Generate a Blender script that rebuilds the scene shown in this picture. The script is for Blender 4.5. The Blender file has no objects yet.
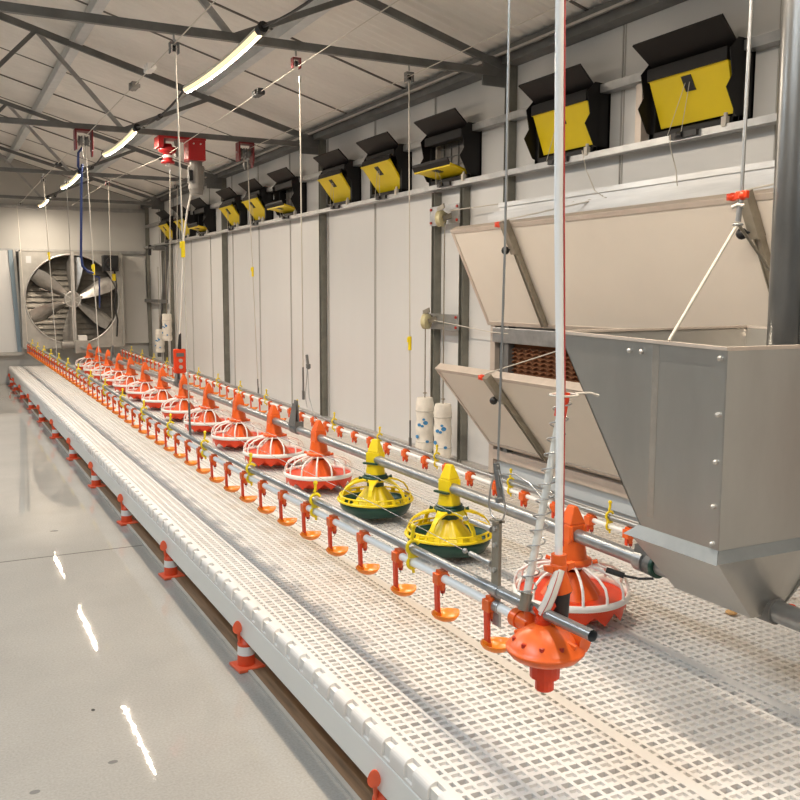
import bpy, math, random
from mathutils import Vector, Matrix
random.seed(7)
sc = bpy.context.scene
COL = sc.collection
PI = math.pi

# ------------------------------------------------------------------ materials
def mat(name, col, rough=.5, metal=0.0, vary=0.0, scale=8.0, bump=0.0, bscale=60.0, stretch=(1,1,1), spec=.5,
        trans=0.0, emit=0.0, coat=0.0):
    m = bpy.data.materials.new(name); m.use_nodes = True
    nt = m.node_tree; b = nt.nodes['Principled BSDF']
    b.inputs['Base Color'].default_value = (*col, 1)
    b.inputs['Roughness'].default_value = rough
    b.inputs['Metallic'].default_value = metal
    b.inputs['Specular IOR Level'].default_value = spec
    b.inputs['Coat Weight'].default_value = coat
    if trans: b.inputs['Transmission Weight'].default_value = trans
    if emit:
        b.inputs['Emission Color'].default_value = (*col, 1); b.inputs['Emission Strength'].default_value = emit
    if vary or bump:
        tc = nt.nodes.new('ShaderNodeTexCoord'); mp = nt.nodes.new('ShaderNodeMapping')
        mp.inputs['Scale'].default_value = stretch
        nt.links.new(tc.outputs['Object'], mp.inputs['Vector'])
    if vary:
        n = nt.nodes.new('ShaderNodeTexNoise'); n.inputs['Scale'].default_value = scale
        n.inputs['Detail'].default_value = 5; n.inputs['Roughness'].default_value = .6
        nt.links.new(mp.outputs[0], n.inputs['Vector'])
        r = nt.nodes.new('ShaderNodeMapRange')
        r.inputs[1].default_value = .3; r.inputs[2].default_value = .7
        r.inputs[3].default_value = 1 - vary; r.inputs[4].default_value = 1 + vary
        nt.links.new(n.outputs[0], r.inputs[0])
        v = nt.nodes.new('ShaderNodeVectorMath'); v.operation = 'SCALE'
        v.inputs[0].default_value = col
        nt.links.new(r.outputs[0], v.inputs['Scale'])
        nt.links.new(v.outputs[0], b.inputs['Base Color'])
    if bump:
        n2 = nt.nodes.new('ShaderNodeTexNoise'); n2.inputs['Scale'].default_value = bscale
        nt.links.new(mp.outputs[0], n2.inputs['Vector'])
        bp = nt.nodes.new('ShaderNodeBump'); bp.inputs['Strength'].default_value = bump
        bp.inputs['Distance'].default_value = .01
        nt.links.new(n2.outputs[0], bp.inputs['Height']); nt.links.new(bp.outputs[0], b.inputs['Normal'])
    return m

M = {}
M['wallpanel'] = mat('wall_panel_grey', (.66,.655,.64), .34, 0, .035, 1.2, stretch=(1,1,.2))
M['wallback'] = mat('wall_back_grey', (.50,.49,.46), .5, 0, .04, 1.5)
M['seam'] = mat('panel_seam', (.40,.385,.36), .6)
M['ceiling'] = mat('ceiling_sheet', (.80,.77,.72), .55, 0, .05, 3)
M['roofseam'] = mat('roof_seam', (.16,.145,.13), .7)
M['column_steel'] = mat('column_steel', (.20,.197,.168), .5, .3, .2, 9)
M['purlin_steel'] = mat('purlin_steel', (.62,.64,.65), .45, .2, .08, 10)
M['head_rail'] = mat('head_rail_steel', (.74,.73,.71), .30, .5, .12, 9, stretch=(1,.25,3))
M['tube_dark'] = mat('dark_tube_steel', (.20,.20,.195), .28, .8, .2, 9, stretch=(1,1,.3))
M['steel_dark'] = mat('painted_dark_steel', (.165,.165,.16), .5, .3, .2, 9)
M['galv'] = mat('galvanised_steel', (.40,.40,.395), .38, .7, .16, 14)
M['galv_dull'] = mat('galvanised_sheet', (.50,.495,.47), .34, .92, .09, 5, stretch=(1,1,.35))
M['galv_pipe'] = mat('galvanised_pipe', (.33,.34,.345), .32, .65, .12, 20)
M['alu'] = mat('aluminium', (.56,.54,.51), .36, .65, .10, 15)
M['alu_brown'] = mat('aluminium_warm', (.60,.52,.45), .42, .35, .08, 10)
M['strut'] = mat('strut_metal', (.31,.28,.225), .4, .55, .15, 20)
M['cream'] = mat('cream_door_skin', (.76,.69,.60), .5, 0, .03, 2)
M['white_plastic'] = mat('white_plastic', (.80,.77,.73), .42, 0, .03, 10)
M['slat'] = mat('slat_plastic', (.87,.85,.82), .45, 0, .035, 2.2)
def dust(m, tint, scale, lo, hi):
    nt=m.node_tree; b=nt.nodes['Principled BSDF']; src=b.inputs['Base Color'].links[0].from_socket
    g=nt.nodes.new('ShaderNodeNewGeometry'); n=nt.nodes.new('ShaderNodeTexNoise'); n.inputs['Scale'].default_value=scale; n.inputs['Detail'].default_value=4
    nt.links.new(g.outputs['Position'],n.inputs['Vector'])
    r=nt.nodes.new('ShaderNodeMapRange'); r.inputs[1].default_value=lo; r.inputs[2].default_value=hi; nt.links.new(n.outputs[0],r.inputs[0])
    x=nt.nodes.new('ShaderNodeMix'); x.data_type='RGBA'; nt.links.new(r.outputs[0],x.inputs[0]); nt.links.new(src,x.inputs[6])
    x.inputs[7].default_value=(*tint,1); nt.links.new(x.outputs[2],b.inputs['Base Color'])
dust(M['slat'], (.86,.775,.70), 1.1, .50, .80)
def translucent(m, f, col):
    nt=m.node_tree; b=nt.nodes['Principled BSDF']; o=[n for n in nt.nodes if n.type=='OUTPUT_MATERIAL'][0]
    t=nt.nodes.new('ShaderNodeBsdfTranslucent'); t.inputs[0].default_value=(*col,1)
    x=nt.nodes.new('ShaderNodeMixShader'); x.inputs[0].default_value=f
    nt.links.new(b.outputs[0],x.inputs[1]); nt.links.new(t.outputs[0],x.inputs[2]); nt.links.new(x.outputs[0],o.inputs['Surface'])
translucent(M['slat'], .22, (.93,.90,.86))
M['pvc'] = mat('white_pvc', (.91,.905,.88), .3)
M['pvc_clear'] = mat('clear_tube', (.82,.79,.72), .2, 0, .05, 20)
M['skirt'] = mat('skirt_board', (.78,.775,.74), .4, 0, .015, 3)
M['orange'] = mat('orange_plastic', (.80,.128,.016), .34, 0, .05, 30)
M['orange_deep'] = mat('orange_red_plastic', (.72,.050,.007), .36, 0, .05, 30)
M['orange_light'] = mat('orange_cup_plastic', (.92,.25,.015), .3, 0, .05, 30)
M['yellow'] = mat('yellow_plastic', (.87,.66,.008), .34, 0, .03, 20)
M['yellow_flap'] = mat('yellow_inlet_flap', (.80,.60,.006), .42, 0, .03, 6)
M['green'] = mat('dark_green_plastic', (.008,.058,.038), .35)
M['white_grill'] = mat('white_grill', (.86,.84,.80), .35)
M['black'] = mat('black_plastic', (.012,.012,.013), .45)
M['black_inlet'] = mat('black_inlet_plastic', (.009,.008,.008), .5, 0, .1, 20, spec=.3)
M['red'] = mat('red_paint', (.40,.012,.014), .36, 0, .05, 12)
M['red_dark'] = mat('red_paint_dull', (.17,.012,.016), .45)
M['red_nipple'] = mat('nipple_red', (.42,.025,.012), .35)
M['cone_orange'] = mat('cone_orange', (.80,.085,.022), .42, 0, .04, 30)
M['cone_base'] = mat('cone_base_orange', (.86,.13,.05), .45)
M['cone_white'] = mat('cone_reflective_white', (.84,.82,.80), .3)
M['rope'] = mat('pale_rope', (.60,.56,.49), .7)
M['wire'] = mat('steel_wire', (.45,.45,.44), .35, .8)
M['cable'] = mat('black_cable', (.025,.024,.024), .5)
M['blue'] = mat('blue_hose', (.012,.03,.13), .4)
M['cloth'] = mat('white_sack', (.80,.75,.66), .85, 0, .08, 18, .5, 26)
M['sackblue'] = mat('blue_print', (.06,.25,.50), .8)
M['pulley'] = mat('pulley_wheel', (.62,.56,.33), .45, 0, .06, 30)
M['motor'] = mat('motor_grey', (.23,.215,.195), .45, .3, .1, 20)
M['fanblade'] = mat('fan_blade_steel', (.50,.48,.45), .3, .8, .15, 12)
M['fanframe'] = mat('fan_frame_steel', (.42,.405,.37), .4, .55, .12, 8)
M['louver'] = mat('louver_steel', (.19,.175,.15), .42, .5, .2, 10)
M['bluegrey'] = mat('blue_grey_trim', (.26,.34,.40), .45)
M['brown'] = mat('brown_floor_board', (.20,.12,.065), .6, 0, .35, 6, stretch=(9,.5,1))
M['kerb'] = mat('kerb_concrete', (.52,.48,.42), .6, 0, .08, 10)
M['ledback'] = mat('led_backing', (.86,.80,.66), .4)
M['blue_inside'] = mat('pale_blue_liner', (.55,.60,.63), .4)
M['hose_red'] = mat('hose_red_line', (.55,.07,.06), .3)
M['hose_blue'] = mat('hose_blue_line', (.10,.13,.38), .3)
M['sign'] = mat('sticker_grey', (.55,.55,.55), .5)

def pad_material():
    m = mat('cooling_pad', (.21,.085,.035), .9)
    nt = m.node_tree; b = nt.nodes['Principled BSDF']
    return m
M['pad'] = pad_material()

def emission(name, col, s):
    m = bpy.data.materials.new(name); m.use_nodes = True
    nt = m.node_tree; nt.nodes.clear()
    e = nt.nodes.new('ShaderNodeEmission'); o = nt.nodes.new('ShaderNodeOutputMaterial')
    e.inputs[0].default_value = (*col,1); e.inputs[1].default_value = s
    nt.links.new(e.outputs[0], o.inputs[0]); return m
M['led_warm'] = emission('led_warm', (1,.85,.68), 630)
M['led_soft_cool'] = emission('led_soft_cool', (.85,.93,1), 1.2)
M['led_soft'] = emission('led_soft', (1,.76,.40), 1.2)
M['led_cool'] = emission('led_cool', (.78,.90,1.0), 520)

def floor_material():
    m = mat('polished_concrete', (.385,.363,.328), .05, 0, .07, 1.6, spec=.22)
    nt = m.node_tree; b = nt.nodes['Principled BSDF']
    src = b.inputs['Base Color'].links[0].from_socket
    tc = nt.nodes.new('ShaderNodeTexCoord')
    # fine aggregate speckle
    n = nt.nodes.new('ShaderNodeTexNoise'); n.inputs['Scale'].default_value = 130; n.inputs['Detail'].default_value = 3
    nt.links.new(tc.outputs['Object'], n.inputs['Vector'])
    r = nt.nodes.new('ShaderNodeMapRange'); r.inputs[1].default_value=.3; r.inputs[2].default_value=.7
    r.inputs[3].default_value=.90; r.inputs[4].default_value=1.08
    nt.links.new(n.outputs[0], r.inputs[0])
    v = nt.nodes.new('ShaderNodeVectorMath'); v.operation='SCALE'
    nt.links.new(src, v.inputs[0]); nt.links.new(r.outputs[0], v.inputs['Scale'])
    # sawn joints across the aisle every 3.2 m
    sp = nt.nodes.new('ShaderNodeSeparateXYZ'); nt.links.new(tc.outputs['Object'], sp.inputs[0])
    def mth(op, a, bb=None, c=None):
        k = nt.nodes.new('ShaderNodeMath'); k.operation = op
        for i, s in enumerate((a, bb, c)):
            if s is None: continue
            if isinstance(s, (int, float)): k.inputs[i].default_value = s
            else: nt.links.new(s, k.inputs[i])
        return k.outputs[0]
    d = mth('ABSOLUTE', mth('SUBTRACT', mth('PINGPONG', mth('ADD', sp.outputs['Y'], 1.145), 3.0), 0.0))
    k = mth('LESS_THAN', d, .0065)
    mx = nt.nodes.new('ShaderNodeMix'); mx.data_type = 'RGBA'
    nt.links.new(k, mx.inputs[0]); nt.links.new(v.outputs[0], mx.inputs[6]); mx.inputs[7].default_value = (.17,.155,.14,1)
    col=mx.outputs[2]
    for (cx,cy,rx_,ry_,tone) in ((.543,5.374,.022,.012,.10),(.395,2.958,.006,.010,.06),(.395,2.589,.014,.010,.20),(.178,2.520,.014,.011,.22)):
        e=mth('ADD', mth('POWER', mth('DIVIDE', mth('SUBTRACT', sp.outputs['X'], cx), rx_), 2.0), mth('POWER', mth('DIVIDE', mth('SUBTRACT', sp.outputs['Y'], cy), ry_), 2.0))
        x2=nt.nodes.new('ShaderNodeMix'); x2.data_type='RGBA'
        nt.links.new(mth('LESS_THAN', e, 1.0), x2.inputs[0]); nt.links.new(col, x2.inputs[6]); x2.inputs[7].default_value=(tone,tone*.95,tone*.9,1)
        col=x2.outputs[2]
    nt.links.new(col, b.inputs['Base Color'])
    n3 = nt.nodes.new('ShaderNodeTexNoise'); n3.inputs['Scale'].default_value = 3; n3.inputs['Detail'].default_value = 4
    nt.links.new(tc.outputs['Object'], n3.inputs['Vector'])
    r3 = nt.nodes.new('ShaderNodeMapRange'); r3.inputs[3].default_value=.015; r3.inputs[4].default_value=.04
    nt.links.new(n3.outputs[0], r3.inputs[0]); nt.links.new(r3.outputs[0], b.inputs['Roughness'])
    n4 = nt.nodes.new('ShaderNodeTexNoise'); n4.inputs['Scale'].default_value = 14
    nt.links.new(tc.outputs['Object'], n4.inputs['Vector'])
    bp = nt.nodes.new('ShaderNodeBump'); bp.inputs['Strength'].default_value=.02; bp.inputs['Distance'].default_value=.01
    nt.links.new(n4.outputs[0], bp.inputs['Height']); nt.links.new(bp.outputs[0], b.inputs['Normal'])
    return m
M['floor'] = floor_material()

# ------------------------------------------------------------------ mesh builder (world coordinates)
class MB:
    def __init__(s): s.v=[]; s.f=[]; s.s=[]
    def add(s, vs, fs, smooth=False):
        o=len(s.v); s.v += [tuple(p) for p in vs]
        for f in fs: s.f.append(tuple(i+o for i in f)); s.s.append(smooth)
        return s
    def box(s, x0,x1,y0,y1,z0,z1):
        return s.hexa([(x0,y0,z0),(x1,y0,z0),(x1,y1,z0),(x0,y1,z0),(x0,y0,z1),(x1,y0,z1),(x1,y1,z1),(x0,y1,z1)])
    def cbox(s, c, d):
        return s.box(c[0]-d[0]/2,c[0]+d[0]/2,c[1]-d[1]/2,c[1]+d[1]/2,c[2]-d[2]/2,c[2]+d[2]/2)
    def hexa(s, p):
        return s.add(p, [(3,2,1,0),(4,5,6,7),(0,1,5,4),(1,2,6,5),(2,3,7,6),(3,0,4,7)])
    def prism(s, poly, ext):   # poly: 3D points, ext: extrusion vector
        n=len(poly); e=Vector(ext)
        a=[Vector(p) for p in poly]; b=[p+e for p in a]
        s.add(a+b, [tuple(range(n))[::-1], tuple(range(n,2*n))]+[(i,(i+1)%n,n+(i+1)%n,n+i) for i in range(n)])
        return s
    def bar(s, p, q, w, h, up=(0,0,1)):   # rectangular bar from p to q
        p=Vector(p); q=Vector(q); d=(q-p).normalized(); u=Vector(up)
        if abs(d.dot(u))>.98: u=Vector((1,0,0))
        a=d.cross(u).normalized()*w/2; b=a.cross(d).normalized()*h/2
        s.hexa([p-a-b,p+a-b,p+a+b,p-a+b,q-a-b,q+a-b,q+a+b,q-a+b]); return s
    def tube(s, path, r, n=8, cap=True, closed=False, radii=None):
        P=[Vector(p) for p in path]; m=len(P); rings=[]
        prev=None
        for i in range(m):
            if closed: d=(P[(i+1)%m]-P[i-1])
            else: d=(P[min(i+1,m-1)]-P[max(i-1,0)])
            d.normalize()
            if prev is None:
                u=Vector((0,0,1)) if abs(d.z)<.9 else Vector((1,0,0))
            else: u=prev
            a=(u-d*u.dot(d)).normalized(); b=d.cross(a); prev=a
            rr = radii[i] if radii else r
            rings.append([P[i]+a*math.cos(2*PI*k/n)*rr+b*math.sin(2*PI*k/n)*rr for k in range(n)])
        vs=[p for ring in rings for p in ring]; fs=[]
        for i in range(m if closed else m-1):
            j=(i+1)%m
            for k in range(n): fs.append((i*n+k,i*n+(k+1)%n,j*n+(k+1)%n,j*n+k))
        s.add(vs,fs,True)
        if cap and not closed:
            s.add(rings[0],[tuple(range(n))[::-1]]); s.add(rings[-1],[tuple(range(n))])
        return s
    def cyl(s, p, q, r, n=12, r2=None): return s.tube([p,q], r, n, radii=[r, r if r2 is None else r2])
    def lathe(s, prof, c=(0,0,0), n=24, smooth=True, squash=(1,1), rot=None):
        c=Vector(c); vs=[]; fs=[]
        m=len(prof)
        for (r,z) in prof:
            for k in range(n):
                a=2*PI*k/n; p=Vector((r*math.cos(a)*squash[0], r*math.sin(a)*squash[1], z))
                if rot: p=rot@p
                vs.append(c+p)
        for i in range(m-1):
            for k in range(n): fs.append((i*n+k,i*n+(k+1)%n,(i+1)*n+(k+1)%n,(i+1)*n+k))
        s.add(vs,fs,smooth)
        if prof[0][0]>1e-6: s.add(vs[:n],[tuple(range(n))[::-1]])
        if prof[-1][0]>1e-6: s.add(vs[-n:],[tuple(range(n))])
        return s
    def ring(s, c, R, r, n=32, m=6, squash=1.0):
        c=Vector(c); pts=[c+Vector((R*math.cos(2*PI*k/n),R*math.sin(2*PI*k/n),0)) for k in range(n)]
        vs=[];fs=[]
        for k in range(n):
            a=2*PI*k/n
            for j in range(m):
                b=2*PI*j/m
                vs.append(c+Vector(((R+r*math.cos(b))*math.cos(a),(R+r*math.cos(b))*math.sin(a),r*squash*math.sin(b))))
        for k in range(n):
            for j in range(m): fs.append((k*m+j,((k+1)%n)*m+j,((k+1)%n)*m+(j+1)%m,k*m+(j+1)%m))
        return s.add(vs,fs,True)
    def ball(s, c, r, n=10, m=6, sq=(1,1,1)):
        prof=[(max(1e-7,r*math.sin(PI*i/m)),-r*math.cos(PI*i/m)*sq[2]) for i in range(m+1)]
        return s.lathe(prof,c,n,True,(sq[0],sq[1]))

def wloc(o):
    p=Vector((0,0,0))
    while o is not None: p+=o.location; o=o.parent
    return p
def obj(name, mb, m, parent=None, loc=None, bevel=0):
    """one mesh object; vertices are given in world coordinates"""
    off = wloc(parent) if parent else Vector(loc) if loc is not None else Vector((0,0,0))
    me = bpy.data.meshes.new(name)
    me.from_pydata([tuple(Vector(p)-off) for p in mb.v], [], mb.f)
    me.polygons.foreach_set('use_smooth', mb.s)
    me.materials.append(m if not isinstance(m,str) else M[m]); me.update()
    o = bpy.data.objects.new(name, me); COL.objects.link(o)
    if parent: o.parent = parent
    elif loc is not None: o.location = loc
    if bevel:
        b=o.modifiers.new('bevel','BEVEL'); b.width=bevel; b.segments=2; b.limit_method='ANGLE'; b.angle_limit=.7
    return o
def tag(o, label, cat, group=None):
    o['label']=label; o['category']=cat
    if group: o['group']=group
    return o
def thing(name, label, cat, loc, group=None):
    o=bpy.data.objects.new(name,None); COL.objects.link(o); o.location=loc; o.empty_display_size=.1
    return tag(o,label,cat,group)
def single(name, mb, m, label, cat, group=None, bevel=0):
    xs=[p[0] for p in mb.v]; ys=[p[1] for p in mb.v]; zs=[p[2] for p in mb.v]
    loc=((min(xs)+max(xs))/2,(min(ys)+max(ys))/2,min(zs))
    return tag(obj(name,mb,m,None,loc,bevel),label,cat,group)
def struct(name, mb, m, bevel=0):
    o=obj(name,mb,m,None,None,bevel); o['kind']='structure'; return o
def dup(root, loc, label, group=None, rotz=None):
    r=root.copy(); COL.objects.link(r); r.location=loc; r['label']=label
    if group: r['group']=group
    if rotz is not None: r.rotation_euler.z=rotz
    for ch in list(root.children):
        c=ch.copy(); COL.objects.link(c); c.parent=r
        for g in list(ch.children):
            d=g.copy(); COL.objects.link(d); d.parent=c
    return r
def mark_label(o,l): o['label']=l; return o
_ones=['','first','second','third','fourth','fifth','sixth','seventh','eighth','ninth','tenth','eleventh','twelfth','thirteenth',
 'fourteenth','fifteenth','sixteenth','seventeenth','eighteenth','nineteenth']
_tens={2:('twentieth','twenty'),3:('thirtieth','thirty'),4:('fortieth','forty'),5:('fiftieth','fifty'),6:('sixtieth','sixty')}
def ordn(n):
    if n<20: return _ones[n]
    t,u=divmod(n,10)
    return _tens[t][0] if u==0 else _tens[t][1]+'-'+_ones[u]
def lerp(pts, y):
    for (a,za),(b,zb) in zip(pts,pts[1:]):
        if y<=b: return za+(zb-za)*(y-a)/(b-a)
    return pts[-1][1]

# ------------------------------------------------------------------ camera
f=math.sqrt(467*1792-109*101); VY=(-67-400,-(291-400)); VX=(2192-400,-(299-400))
Yc=Vector((VY[0],VY[1],-f)).normalized(); Xc=Vector((VX[0],VX[1],-f)); Xc-=Yc*Xc.dot(Yc); Xc.normalize(); Zc=Xc.cross(Yc)
cam=bpy.data.cameras.new('camera'); co=bpy.data.objects.new('camera',cam); COL.objects.link(co)
R=Matrix((Xc,Yc,Zc)).to_4x4()
co.matrix_world=Matrix.Translation((0,0,1.35))@R
cam.sensor_width=36; cam.lens=36*f/800; cam.clip_start=.05; cam.clip_end=60
sc.camera=co

# ------------------------------------------------------------------ the room
YB=14.45; XW=3.0; XL=-4.4; YF=-6.5; ZE=2.70; SL=.2856; XR=-.7
def zroof(x): return ZE+SL*(XW-x) if x>=XR else ZE+SL*(XW-XR)-SL*(XR-x)
struct('floor', MB().box(XL-.2,XW+.4,YF-.2,YB+.2,-.12,0), 'floor')
wr=MB().box(XW,XW+.1,YF,YB,0,ZE+.05)
struct('wall_right', wr, 'wallpanel')
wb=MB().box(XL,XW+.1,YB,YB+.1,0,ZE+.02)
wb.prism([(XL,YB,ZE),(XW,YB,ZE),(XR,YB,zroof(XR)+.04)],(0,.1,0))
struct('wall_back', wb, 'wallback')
wf=MB().box(XL,XW+.1,YF-.1,YF,0,ZE+.02); wf.prism([(XL,YF-.1,ZE),(XW,YF-.1,ZE),(XR,YF-.1,zroof(XR)+.04)],(0,.1,0))
struct('wall_front', wf, 'wallpanel')
struct('wall_left', MB().box(XL-.1,XL,YF,YB,0,ZE+.05), 'wallpanel')
# corrugated roof sheet: waves run along y, ribs run up the slope
ce=MB(); per=.084; N=int((YB+.1-YF)/per*6)
ys=[YF+(YB+.1-YF)*i/N for i in range(N+1)]
for (xa,xb) in ((XR,XW+.1),(XL-.1,XR)):
    vs=[]; fs=[]
    for i,y in enumerate(ys):
        w=.009*math.sin(2*PI*y/per)
        za=zroof(xa)+w if xa>=XR else ZE+w; zb=(zroof(xb)+w)
        if xa==XR: za=zroof(XR)+w
        vs += [(xa,y,za),(xb,y,zb)]
    for i in range(N): fs.append((2*i,2*i+2,2*i+3,2*i+1))
    ce.add(vs,fs,True)
struct('ceiling', ce, 'ceiling')
# lap joints of the roof sheets
rs=MB(); y=YF+.5; 
while y<YB:
    rs.bar((XW-.05,y,zroof(XW-.05)-.009),(XR,y,zroof(XR)-.009),.012,.010); y+=.97
struct('trim_1', rs, 'roofseam')
# seams of the wall panels
ws=MB(); y=2.6-.92*4
while y<YB:
    for (z0,z1) in ((.27,.36),(1.83,2.66)) if y<4.5 else ((.27,2.66),):
        ws.box(XW-.002,XW+.001,y-.004,y+.004,z0,z1)
        ws.box(XW-.006,XW+.001,y+.012,y+.018,z0,z1)
    y+=.92
struct('trim_2', ws, 'seam')
bs=MB().box(XW-.045,XW,4.6,YB,.262,.285)
struct('baseboard_right', bs, 'alu')
# brown boards below the platform, and a low kerb
br=MB()
for k in range(2): br.box(.95+k*.09,.95+k*.09+.086,.2,YB,.0,.006+.004*(k%2))
struct('trim_3', br, 'brown')
struct('trim_8', MB().box(1.135,2.99,.2,YB,0,.006), mat('underfloor',(.50,.42,.34),.7,0,.15,3))
struct('trim_4', MB().box(.935,.949,.2,YB,0,.008), 'kerb')
struct('baseboard_back', MB().box(XL,.93,YB-.012,YB,0,.02), 'seam')
struct('trim_5', MB().box(XL,XW,YB-.05,YB,1.925,1.965).box(XL,XW,YB-.04,YB,2.545,2.60), 'galv')

# ------------------------------------------------------------------ steel frame
def zrf(x): return zroof(x)-.115          # rafter centre line
trusses=[(4.45,'nearest to the camera'),(7.3,'carrying the red winch'),(10.2,'third back, behind the winch truss'),(13.1,'farthest, close to the end wall')]
for ty,ds in trusses:
    t=thing('roof_truss','grey steel roof truss with zigzag web bars, '+ds,'roof truss',(XW-.1,ty,2.5),'roof trusses')
    zc=2.575
    obj('bottom_chord',MB().bar((-4.3,ty,zc),(2.93,ty,zc),.028,.040),'steel_dark',t)
    obj('rafter',MB().bar((2.95,ty,zrf(2.95)),(XR,ty,zrf(XR)),.0245,.040),'steel_dark',t)
    obj('rafter',MB().bar((-4.3,ty,zrf(-4.3)),(XR,ty,zrf(XR)),.0245,.040),'steel_dark',t)
    for a,b in (((1.35,zc),(.757,zrf(.757))),((.757,zrf(.757)),(.15,zc)),((1.35,zc),(2.02,zrf(2.02))),((.15,zc),(-.45,zrf(-.45)))):
        obj('web_bar',MB().bar((a[0],ty,a[1]),(b[0],ty,b[1]),.022,.030),'steel_dark' if (a[0],b[0])!=(1.35,.757) else 'galv',t)
    obj('gusset_plate',MB().box(2.78,2.95,ty-.006,ty+.006,2.50,2.66),'steel_dark',t)
for x,ds in ((1.05,'upper roof purlin, higher on the slope, second from the eave'),(2.0,'lower roof purlin, just above the warm light tubes')):
    single('roof_purlin',MB().box(x-.035,x+.035,YF,YB,zroof(x)-.085,zroof(x)-.012),'purlin_steel','galvanised '+ds,'roof purlin','roof purlins')
single('eave_beam',MB().box(2.90,2.995,YF,YB,2.62,2.69).box(2.88,2.90,YF,YB,2.665,2.705),'steel_dark','long dark steel eave beam where the roof meets the right wall','eave beam')
single('cable_tray',MB().box(2.855,2.87,YF,YB,2.655,2.668),'alu','thin pale conduit running along the eave beam of the right wall','conduit')
for y,ds in ((4.45,'beside the third black inlet box, between open and shut yellow flaps'),(7.27,'between the fifth and sixth inlet boxes'),(10.2,'between the eighth and ninth inlet boxes'),(13.3,'nearest the far corner')):
    zb_=.27 if y>5 else 1.83; c=MB().box(2.945,2.998,y-.024,y-.019,zb_,2.62).box(2.945,2.998,y+.019,y+.024,zb_,2.62).box(2.965,2.971,y-.019,y+.019,zb_,2.62)
    single('steel_column',c,'column_steel','dark steel wall column '+ds,'column','wall columns')
def channel(y,z0,z1,ds):
    c=MB().box(2.945,2.998,y-.020,y-.015,z0,z1).box(2.945,2.998,y+.015,y+.020,z0,z1).box(2.98,2.986,y-.015,y+.015,z0,z1)
    single('steel_post',c,'column_steel',ds,'post','posts carrying the pulley plates')
channel(5.30,.27,2.0,'dark channel post left of the pulley wheels, beside the white sacks')
channel(4.94,.27,2.0,'dark channel post right of the pulley wheels, nearer the cream doors')
channel(12.85,.27,2.05,'dark channel post behind the far hanging sacks')
channel(14.36,.05,2.62,'dark steel post in the far corner beside the exhaust fan')
for z,w,ds,x in ((2.022,.030,'lower wall rail carrying the black inlet boxes',2.93),(2.335,.040,'upper wall rail running behind the black inlet boxes',2.955)):
    single('wall_rail',MB().box(x-.025,x+.03,YF,YB-.1,z-w/2,z+w/2),'galv','galvanised '+ds,'wall rail','wall rails')
b=MB().bar((2.95,12.95,1.98),(2.95,13.65,.40),.05,.05)
single('diagonal_brace',b,'steel_dark','dark diagonal brace at the far end of the right wall','brace')
single('cross_bar',MB().box(2.895,2.922,12.87,14.33,1.19,1.24),'steel_dark','short horizontal bar joining the posts in the far corner','bar')

# ------------------------------------------------------------------ LED tube lights
def led(x,y0,y1,ztop,strong,soft,label,grp,cat='tube light',sag=.022):
    r=thing('led_tube_light',label,cat,(x,(y0+y1)/2,ztop),grp)
    n=18; pr=.024
    def pt(i):
        t=i/n; return Vector((x,y0+(y1-y0)*t,ztop-sag*4*t*(1-t)))
    def arc(a0,a1,k,rr):
        vs=[];fs=[]
        for i in range(n+1):
            p=pt(i)
            for j in range(k+1):
                a=a0+(a1-a0)*j/k; vs.append(p+Vector((rr*math.cos(a),0,rr*math.sin(a))))
        for i in range(n):
            for j in range(k): fs.append((i*(k+1)+j,i*(k+1)+j+1,(i+1)*(k+1)+j+1,(i+1)*(k+1)+j))
        return MB().add(vs,fs,True)
    obj('light_strip',arc(PI*1.42,PI*1.58,3,pr),strong,r)
    obj('glowing_cover',arc(PI*1.04,PI*1.42,5,pr),soft,r)
    obj('glowing_cover',arc(PI*1.58,PI*1.98,5,pr),soft,r)
    obj('backing',arc(-PI*.02,PI*1.04,8,pr),'ledback',r)
    obj('end_cap',MB().cyl(pt(0)+Vector((0,-.05,.006)),pt(0),.026,10),'black',r)
    obj('end_cap',MB().cyl(pt(n),pt(n)+Vector((0,.05,.006)),.026,10),'black',r)
    return r
XLED=1.40
wl=[(4.17,5.53,2.545,'largest warm glowing tube light, tied under the nearest truss'),(7.06,8.43,2.548,'warm glowing tube light second from the front, right of the red pulley block'),
    (9.96,11.42,2.560,'small warm glowing tube light third from the front, beside the blue hose'),(12.87,13.95,2.56,'smallest warm glowing tube light, nearest the exhaust fan')]
for y0,y1,z,lb in wl: led(XLED,y0,y1,z,'led_warm','led_soft',lb,'warm tube lights')
led(XLED,1.30,2.66,2.545,'led_warm','led_soft','warm tube light above the platform front, out of frame','warm tube lights out of frame')
led(XLED,-1.55,-.2,2.545,'led_warm','led_soft','warm tube light above the camera, out of frame','warm tube lights out of frame')
for k,y0 in enumerate((-1.9,1.0,3.9,6.8,9.7)):
    led(-.45,y0,y0+1.4,2.66,'led_cool','led_soft_cool',ordn(k+1)+' white tube light above the aisle, out of frame, counted from the camera end','white aisle lights')
for a,b,za,ds in ((2.71,4.12,2.545,'entering from the top edge of the photo to the largest tube light'),(5.58,7.01,2.547,'between the largest and the second tube light'),(8.48,9.91,2.555,'between the second and third tube lights'),(11.47,12.82,2.56,'between the two smallest tube lights')):
    t=thing('light_cable','black cable '+ds,'cable',(XLED,(a+b)/2,za),'cables between the tube lights')
    obj('cord',MB().tube([(XLED,a+(b-a)*i/8,za+.005-.045*4*(i/8)*(1-i/8)) for i in range(9)],.007,6),'cable',t)
    obj('connector',MB().cyl((XLED,(a+b)/2-.05,za-.04),(XLED,(a+b)/2+.05,za-.04),.017,8),'cable',t)

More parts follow.
